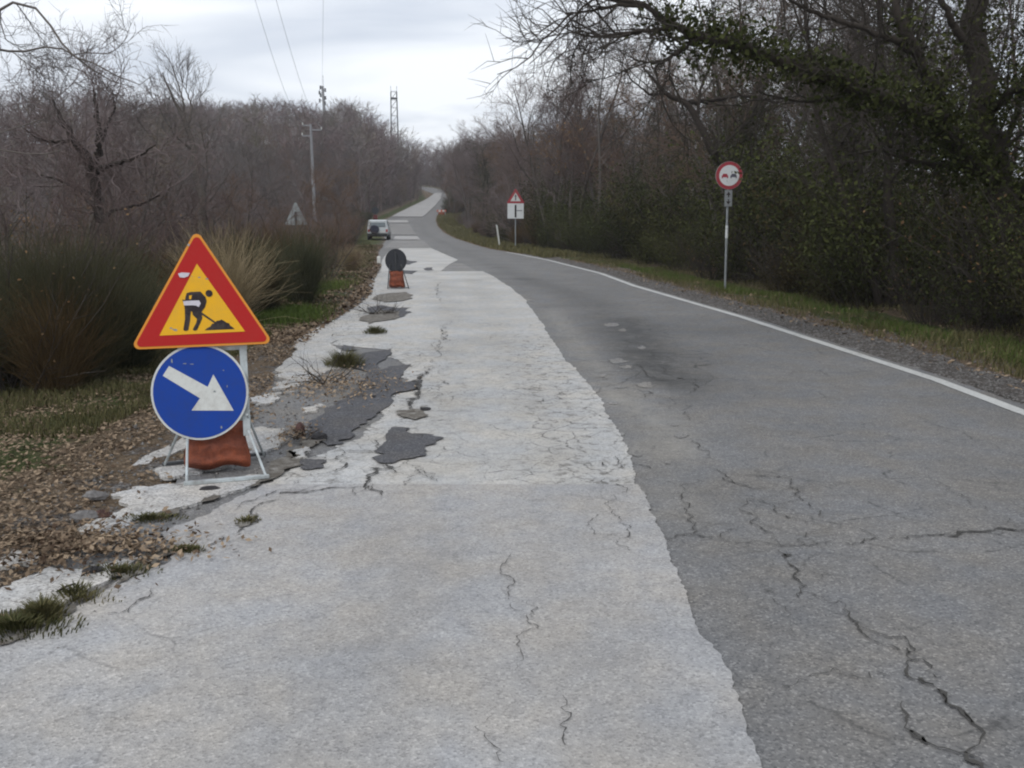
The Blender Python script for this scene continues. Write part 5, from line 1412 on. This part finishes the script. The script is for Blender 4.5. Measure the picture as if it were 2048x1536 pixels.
def car_front(m_, cx, cz, s_, y0, y1):
    m_.prism([(cx - .5 * s_, cz - .16 * s_), (cx - .5 * s_, cz + .10 * s_), (cx - .40 * s_, cz + .12 * s_), (cx - .30 * s_, cz + .36 * s_), (cx + .30 * s_, cz + .36 * s_), (cx + .40 * s_, cz + .12 * s_), (cx + .5 * s_, cz + .10 * s_), (cx + .5 * s_, cz - .16 * s_),
              (cx + .5 * s_, cz - .32 * s_), (cx + .32 * s_, cz - .32 * s_), (cx + .32 * s_, cz - .16 * s_), (cx - .32 * s_, cz - .16 * s_), (cx - .32 * s_, cz - .32 * s_), (cx - .5 * s_, cz - .32 * s_)], y0, y1)
# no overtaking sign
c = G(1450, 579); z_ = float(zg(c[0], c[1]))
no_ = empty('road_sign', (c[0], c[1], z_), R(2)); tag(no_, 'round no overtaking sign with a small arrow panel on a grey post', 'road sign')
no_.rotation_euler = (0, R(-.6), R(4))
dist = c[1] / cp
m_ = MB(); m_.tube([(0, 0, -.3), (0, 0, 2.62)], .027, 12); m_.build('post', 'galvanised', no_, smooth=False)
m_ = MB(); m_.prism(circle(0, 2.60, .315), -.06, -.04); pl = m_.build('disc_plate', 'sign_back', no_)
m_ = MB(); m_.prism(circle(0, 2.60, .308), -.064, -.0605); m_.build('red_ring', 'faded_red', pl)
m_ = MB(); m_.prism(circle(0, 2.60, .232), -.068, -.0645); m_.build('white_field', 'sign_white_clean', pl)
m_ = MB(); car_front(m_, -.10, 2.585, .15, -.071, -.0685); m_.build('car_symbol', 'faded_red', pl)
m_ = MB(); car_front(m_, .10, 2.585, .15, -.071, -.0685); m_.build('car_symbol', 'faded_black', pl)
m_ = MB(); m_.box((0, -.045, 2.09), (.175, .012, .37)); ap = m_.build('arrow_panel', 'sign_back', no_)
m_ = MB(); m_.box((0, -.053, 2.09), (.150, .004, .345)); m_.build('panel_face', 'sign_back' if False else 'galvanised', ap)
m_ = MB()
m_.prism([(-.05, 2.16), (0, 2.24), (.05, 2.16), (.015, 2.165), (.012, 2.11), (-.012, 2.11), (-.015, 2.165)], -.059, -.0556)
m_.prism([(-.05, 2.02), (-.012, 2.02), (-.012, 2.07), (.012, 2.07), (.012, 2.02), (.05, 2.02), (0, 1.95)], -.059, -.0556)
m_.build('arrow', 'sign_black', ap)
for a, b_ in ((1.18, 1.40), (1.40, 1.48), (1.02, 1.16)):
    m_ = MB(); m_.tube([(0, 0, a + .005), (0, 0, b_ - .005)], .0305 if b_ > 1.45 or a < 1.1 else .032, 12); m_.build('sticker', 'sign_white_clean' if a > 1.1 else 'sign_back', no_)
# junction ahead sign
c = G(1031, 498); z_ = float(zg(c[0], c[1]))
jn = empty('road_sign', (c[0], c[1], z_), R(2)); tag(jn, 'triangular junction warning sign above a square side road diagram panel', 'road sign')
k = c[1] / 1847.0 * 1.0 * 1.005
def hz(v): return (498 - v) * k
m_ = MB(); m_.tube([(0, 0, -.3), (0, 0, hz(386))], .035, 10); m_.build('post', 'galvanised', jn)
tw = 34 * k
m_ = MB(); m_.prism(rounded([(-tw / 2 - .03, hz(409.5)), (tw / 2 + .03, hz(409.5)), (0, hz(380.5))], .04), -.07, -.05); tpl = m_.build('triangle_plate', 'faded_red', jn)
m_ = MB(); m_.prism([(-tw * .30, hz(405.5)), (tw * .30, hz(405.5)), (0, hz(389))], -.076, -.0705); m_.build('white_field', 'sign_white', tpl)
m_ = MB(); m_.prism([(-.03, hz(404)), (.03, hz(404)), (.03, hz(397)), (.075, hz(397)), (0, hz(392)), (-.075, hz(397)), (-.03, hz(397))], -.082, -.0765); m_.build('junction_symbol', 'faded_black', tpl)
m_ = MB(); m_.box((0, -.06, (hz(409.5) + hz(439)) / 2), (31.5 * k, .02, 29 * k)); pn = m_.build('diagram_panel', 'sign_white_clean', jn)
m_ = MB(); m_.box((0, -.0735, (hz(412.5) + hz(436.5)) / 2), (3.6 * k, .006, 24 * k)); m_.build('main_road_bar', 'sign_black', pn)
m_ = MB(); m_.box((7.4 * k, -.0735, hz(423.5)), (10.6 * k, .006, 1.5 * k)); m_.build('side_road_bar', 'faded_black', pn)
# leaning delineator
c = G(1000, 496); z_ = float(zg(c[0], c[1])); k = c[1] / 1847
m_ = MB(); m_.prism([(-.045, 0), (.045, 0), (.045, 45 * k), (-.045, 48 * k)], -.03, .03); o = m_.build('marker_post', 'sign_white', bevel=.008)
o.location = (c[0], c[1], z_ - .05); o.rotation_euler = (0, R(-8), 0); tag(o, 'white roadside marker post leaning left near the junction sign', 'marker post')
# back of a triangular sign among the left bushes
q = at(592, 450, 38); zb_ = float(zg(q[0], q[1]))
bk = empty('road_sign', (q[0], q[1], zb_), R(-6)); tag(bk, 'grey back of a triangular sign rising from the left bushes', 'road sign')
k = 38 / 1847.0; zt = q[2] - zb_
m_ = MB(); m_.prism(rounded([(-24 * k, zt), (24 * k, zt), (0, zt + 47 * k)], .05), .03, .05); m_.build('triangle_plate', 'sign_back', bk)
m_ = MB(); m_.tube([(0, -.01, -.3), (0, -.01, zt + 26 * k)], .045, 10); m_.build('post', 'dark_steel', bk)
for zz in (.12, .42):
    m_ = MB(); m_.box((0, .022, zt + zz), (.5 - zz * .5, .012, .04)); m_.build('bracket', 'galvanised', bk)

# ------------------------------------------------------------------ parked car
plain('car_white', (.52, .55, .56), .3, .06, 3); plain('car_glass', (.16, .19, .20), .12, .1, 3); plain('rubber', (.02, .02, .021), .8, .1, 20)
plain('spare_cover', (.020, .022, .045), .5, .2, 6); plain('lamp_red', (.35, .03, .03), .25, .1, 9); plain('car_dark', (.03, .032, .034), .6, .1, 9); plain('number_plate', (.6, .6, .58), .4, .05, 9)
c = (-263 / FPX * 71.5, 71.0); z_ = float(zr(71)) + .02
car = empty('parked_car', (c[0], c[1], z_), R(5), (.94, .94, .88)); tag(car, 'white off road car parked on the left verge, dark spare wheel on its back', 'car')
# body: cross sections along y (0 = rear), each (half width at sill, waist, roof)
m_ = MB()
prof = [(0, .42, 1.02, .80), (.04, .36, 1.06, .85), (.5, .34, 1.10, .87), (2.4, .34, 1.08, .87), (2.9, .34, 1.02, .86), (3.75, .36, .96, .82), (3.95, .42, .86, .72)]
vs = []; fs = []
for (y_, z0, z1, hw) in prof:
    vs += [(-hw * .93, y_, z0), (-hw, y_, (z0 + z1) / 2), (-hw * .97, y_, z1), (hw * .97, y_, z1), (hw, y_, (z0 + z1) / 2), (hw * .93, y_, z0)]
for i in range(len(prof) - 1):
    for k in range(6): fs.append((i * 6 + k, i * 6 + (k + 1) % 6, (i + 1) * 6 + (k + 1) % 6, (i + 1) * 6 + k))
fs.append(tuple(range(5, -1, -1))); fs.append(tuple((len(prof) - 1) * 6 + k for k in range(6)))
m_.add(vs, fs); m_.build('body', 'car_white', car, bevel=.03)
m_ = MB(); vs = []; fs = []
for (y_, z0, z1, h0, h1) in ((.03, 1.03, 1.64, .81, .70), (.22, 1.05, 1.72, .83, .72), (2.1, 1.04, 1.71, .83, .71), (2.75, 1.02, 1.06, .82, .80)):
    vs += [(-h0, y_, z0), (-h1, y_, z1), (h1, y_, z1), (h0, y_, z0)]
for i in range(3):
    for k in range(4): fs.append((i * 4 + k, i * 4 + (k + 1) % 4, (i + 1) * 4 + (k + 1) % 4, (i + 1) * 4 + k))
fs.append((3, 2, 1, 0)); fs.append((12, 13, 14, 15)); m_.add(vs, fs); m_.build('cabin', 'car_white', car, bevel=.03)
m_ = MB(); m_.box((0.0, .035, 1.33), (1.22, .06, .40), rx=R(-9)); m_.build('rear_window', 'car_glass', car, bevel=.02)
for s_ in (-1, 1):
    m_ = MB(); m_.box((s_ * .785, 1.1, 1.36), (.05, 1.75, .40), ry=R(-10) * s_ * 1); m_.build('side_window', 'car_glass', car)
    m_ = MB(); m_.box((s_ * .72, -.01, .80), (.14, .05, .22)); m_.build('tail_lamp', 'lamp_red', car)
    for y_ in (.72, 3.15):
        m_ = MB(); m_.tube([(s_ * .66, y_, .34), (s_ * .88, y_, .34)], .345, 20); wl = m_.build('wheel', 'rubber', car)
        m_ = MB(); m_.tube([(s_ * .87, y_, .34), (s_ * .89, y_, .34)], .2, 14); m_.build('rim', 'galvanised', wl)
m_ = MB(); m_.box((0, -.05, .47), (1.62, .14, .20)); m_.build('bumper', 'car_dark', car, bevel=.03)
m_ = MB(); m_.box((0, 1.8, .36), (1.45, 3.4, .14)); m_.build('underbody', 'car_dark', car)
m_ = MB(); m_.tube([(-.26, .0, .92), (-.26, -.22, .92)], .37, 24); m_.build('spare_wheel', 'spare_cover', car, bevel=.04)
m_ = MB(); m_.box((.36, -.03, .68), (.5, .02, .12)); m_.build('number_plate', 'number_plate', car)

# ------------------------------------------------------------------ poles, mast, tower, wires
plain('concrete_pole', (.25, .25, .26), .8, .1, 5)
def px_scale(depth): return depth / FPX
d_ = 70; q0 = at(627, 348, d_); k = px_scale(d_); zb_ = float(zg(q0[0], q0[1]))
pole = empty('utility_pole', (q0[0], q0[1], zb_)); tag(pole, 'pale concrete utility pole with short cross arms on the left hill', 'utility pole')
ht = at(624, 250, d_)[2] - zb_
m_ = MB(); m_.tube([(0, 0, -.5), (-.08, 0, ht)], [.15, .09], 12); m_.build('post', 'concrete_pole', pole)
for (z2, x0, x1) in ((ht - .1, -.58, .1), (ht - .42, -.1, .82), (ht - .85, -.64, .1)):
    m_ = MB(); m_.box(((x0 + x1) / 2 - .1, 0, z2), (x1 - x0, .09, .10)); arm = m_.build('cross_arm', 'concrete_pole', pole)
    xe = x0 if abs(x0) > abs(x1) else x1
    m_ = MB(); m_.tube([(xe - .1, 0, z2 + .05), (xe - .1, 0, z2 + .22)], .04, 8); m_.build('insulator', 'sign_white', arm)
AR = [np.array([q0[0] - .68, q0[1], zb_ + ht + .12]), np.array([q0[0] + .72, q0[1], zb_ + ht - .2])]
# mast with antennas
d_ = 205; q0 = at(655, 330, d_); k = px_scale(d_); zb_ = float(zg(q0[0], q0[1]))
mast = empty('antenna_mast', (q0[0], q0[1], zb_)); tag(mast, 'slim mast crowded with dark antenna panels above the left hill', 'mast')
ht = at(648, 176, d_)[2] - zb_
m_ = MB(); m_.tube([(0, 0, -.5), (-.5, 0, ht)], [.42, .26], 10); m_.build('pole', 'concrete_pole', mast)
for i in range(7):
    zz = ht - .3 - i * .55; s2 = (-1, 1, -1, -1, 1, -1, 1)[i]
    m_ = MB(); m_.box((-.5 + s2 * (.45 + .12 * (i % 3)), -.1, zz), (.34, .25, .75)); m_.box((-.5 + s2 * .25, 0, zz), (.5, .08, .08)); m_.build('antenna_panel', 'dark_steel', mast)
m_ = MB(); m_.tube([(-.35, 0, ht - .2), (-.33, 0, ht + 2.3)], .05, 6); m_.build('whip_antenna', 'concrete_pole', mast)
m_ = MB(); m_.tube([(-.8, 0, ht + .1), (-1.2, 0, ht - .9)], .06, 6); m_.build('bracket', 'dark_steel', mast)
# lattice tower
d_ = 205; q0 = at(790, 300, d_); zb_ = float(zg(q0[0], q0[1]))
tw_ = empty('lattice_tower', (q0[0], q0[1], zb_), R(10)); tag(tw_, 'four legged steel lattice tower on the crest of the left hill', 'tower')
ht = at(787, 186, d_)[2] - zb_
for sx in (-1, 1):
    for sy in (-1, 1):
        m_ = MB(); m_.tube([(sx * .95, sy * .95, -.5), (sx * .62, sy * .62, ht)], .10, 6); m_.build('leg', 'dark_steel', tw_)
m_ = MB(); nb_ = 12
for i in range(nb_):
    z0 = ht * i / nb_; z1 = ht * (i + 1) / nb_; a0 = .95 - .33 * i / nb_; a1 = .95 - .33 * (i + 1) / nb_
    for sy in (-1, 1):
        m_.tube([(-a0, sy * a0, z0), (a1, sy * a1, z1)], .045, 4); m_.tube([(a1, sy * a1, z1), (-a1, sy * a1, z1)], .04, 4)
        m_.tube([(sy * a0, -a0, z0), (sy * a1, a1, z1)], .045, 4); m_.tube([(sy * a1, -a1, z1), (sy * a1, a1, z1)], .04, 4)
m_.build('bracing', 'galvanised', tw_)['kind'] = 'stuff'
m_ = MB(); m_.box((0, 0, ht - 1.4), (1.5, 1.5, .18)); m_.build('platform', 'dark_steel', tw_)
for sx in (-1, 1):
    m_ = MB(); m_.tube([(sx * .62, 0, ht), (sx * .66, 0, ht + 1.2)], .06, 6); m_.build('antenna', 'galvanised', tw_)
# pale pole at the far right treeline
q0 = at(1037, 300, 150); zb_ = float(zg(q0[0], q0[1])); ht = at(1037, 262, 150)[2] - zb_
m_ = MB(); m_.tube([(0, 0, -.5), (0, 0, ht)], [.22, .16], 10); m_.box((0, 0, ht - .2), (.9, .12, .14)); o = m_.build('utility_pole', 'concrete_pole'); o.location = (q0[0], q0[1], zb_); tag(o, 'pale pole top poking out of the treeline right of the road', 'utility pole')
plain('wire', (.30, .31, .33), .7, .05, 3)
def wire(a, b, sag, r, label):
    t = np.linspace(0, 1, 40)[:, None]; P = a * (1 - t) + b * t; P[:, 2] -= (4 * sag * t * (1 - t))[:, 0]
    m_ = MB(); m_.tube([tuple(p) for p in P], [r * (.55 + .9 * float(s_)) for s_ in t[:, 0]], 5); o = m_.build('power_line', 'wire'); tag(o, label, 'wire')
wire(at(470, -140, 22), AR[0], 1.0, .008, 'leftmost of the three thin power lines crossing the sky')
wire(at(515, -140, 22), AR[1], 1.0, .008, 'middle one of the three thin power lines crossing the sky')
wire(at(648, -140, 24), at(643, 178, 205), 1.0, .010, 'near vertical power line running down to the antenna mast')

# ------------------------------------------------------------------ air
m = bpy.data.materials.new('haze'); m.use_nodes = True; n = m.node_tree; n.nodes.clear()
o_ = n.nodes.new('ShaderNodeOutputMaterial'); pv = n.nodes.new('ShaderNodeVolumePrincipled')
pv.inputs['Color'].default_value = (.9, .92, .97, 1); pv.inputs['Density'].default_value = 0.0005
n.links.new(pv.outputs[0], o_.inputs['Volume'])
m_ = MB(); m_.box((0, 1150, 26), (3400, 2900, 74)); M['haze'] = m; o = m_.build('haze', 'haze'); o['kind'] = 'stuff'; o['label'] = 'thin winter haze over the whole place'
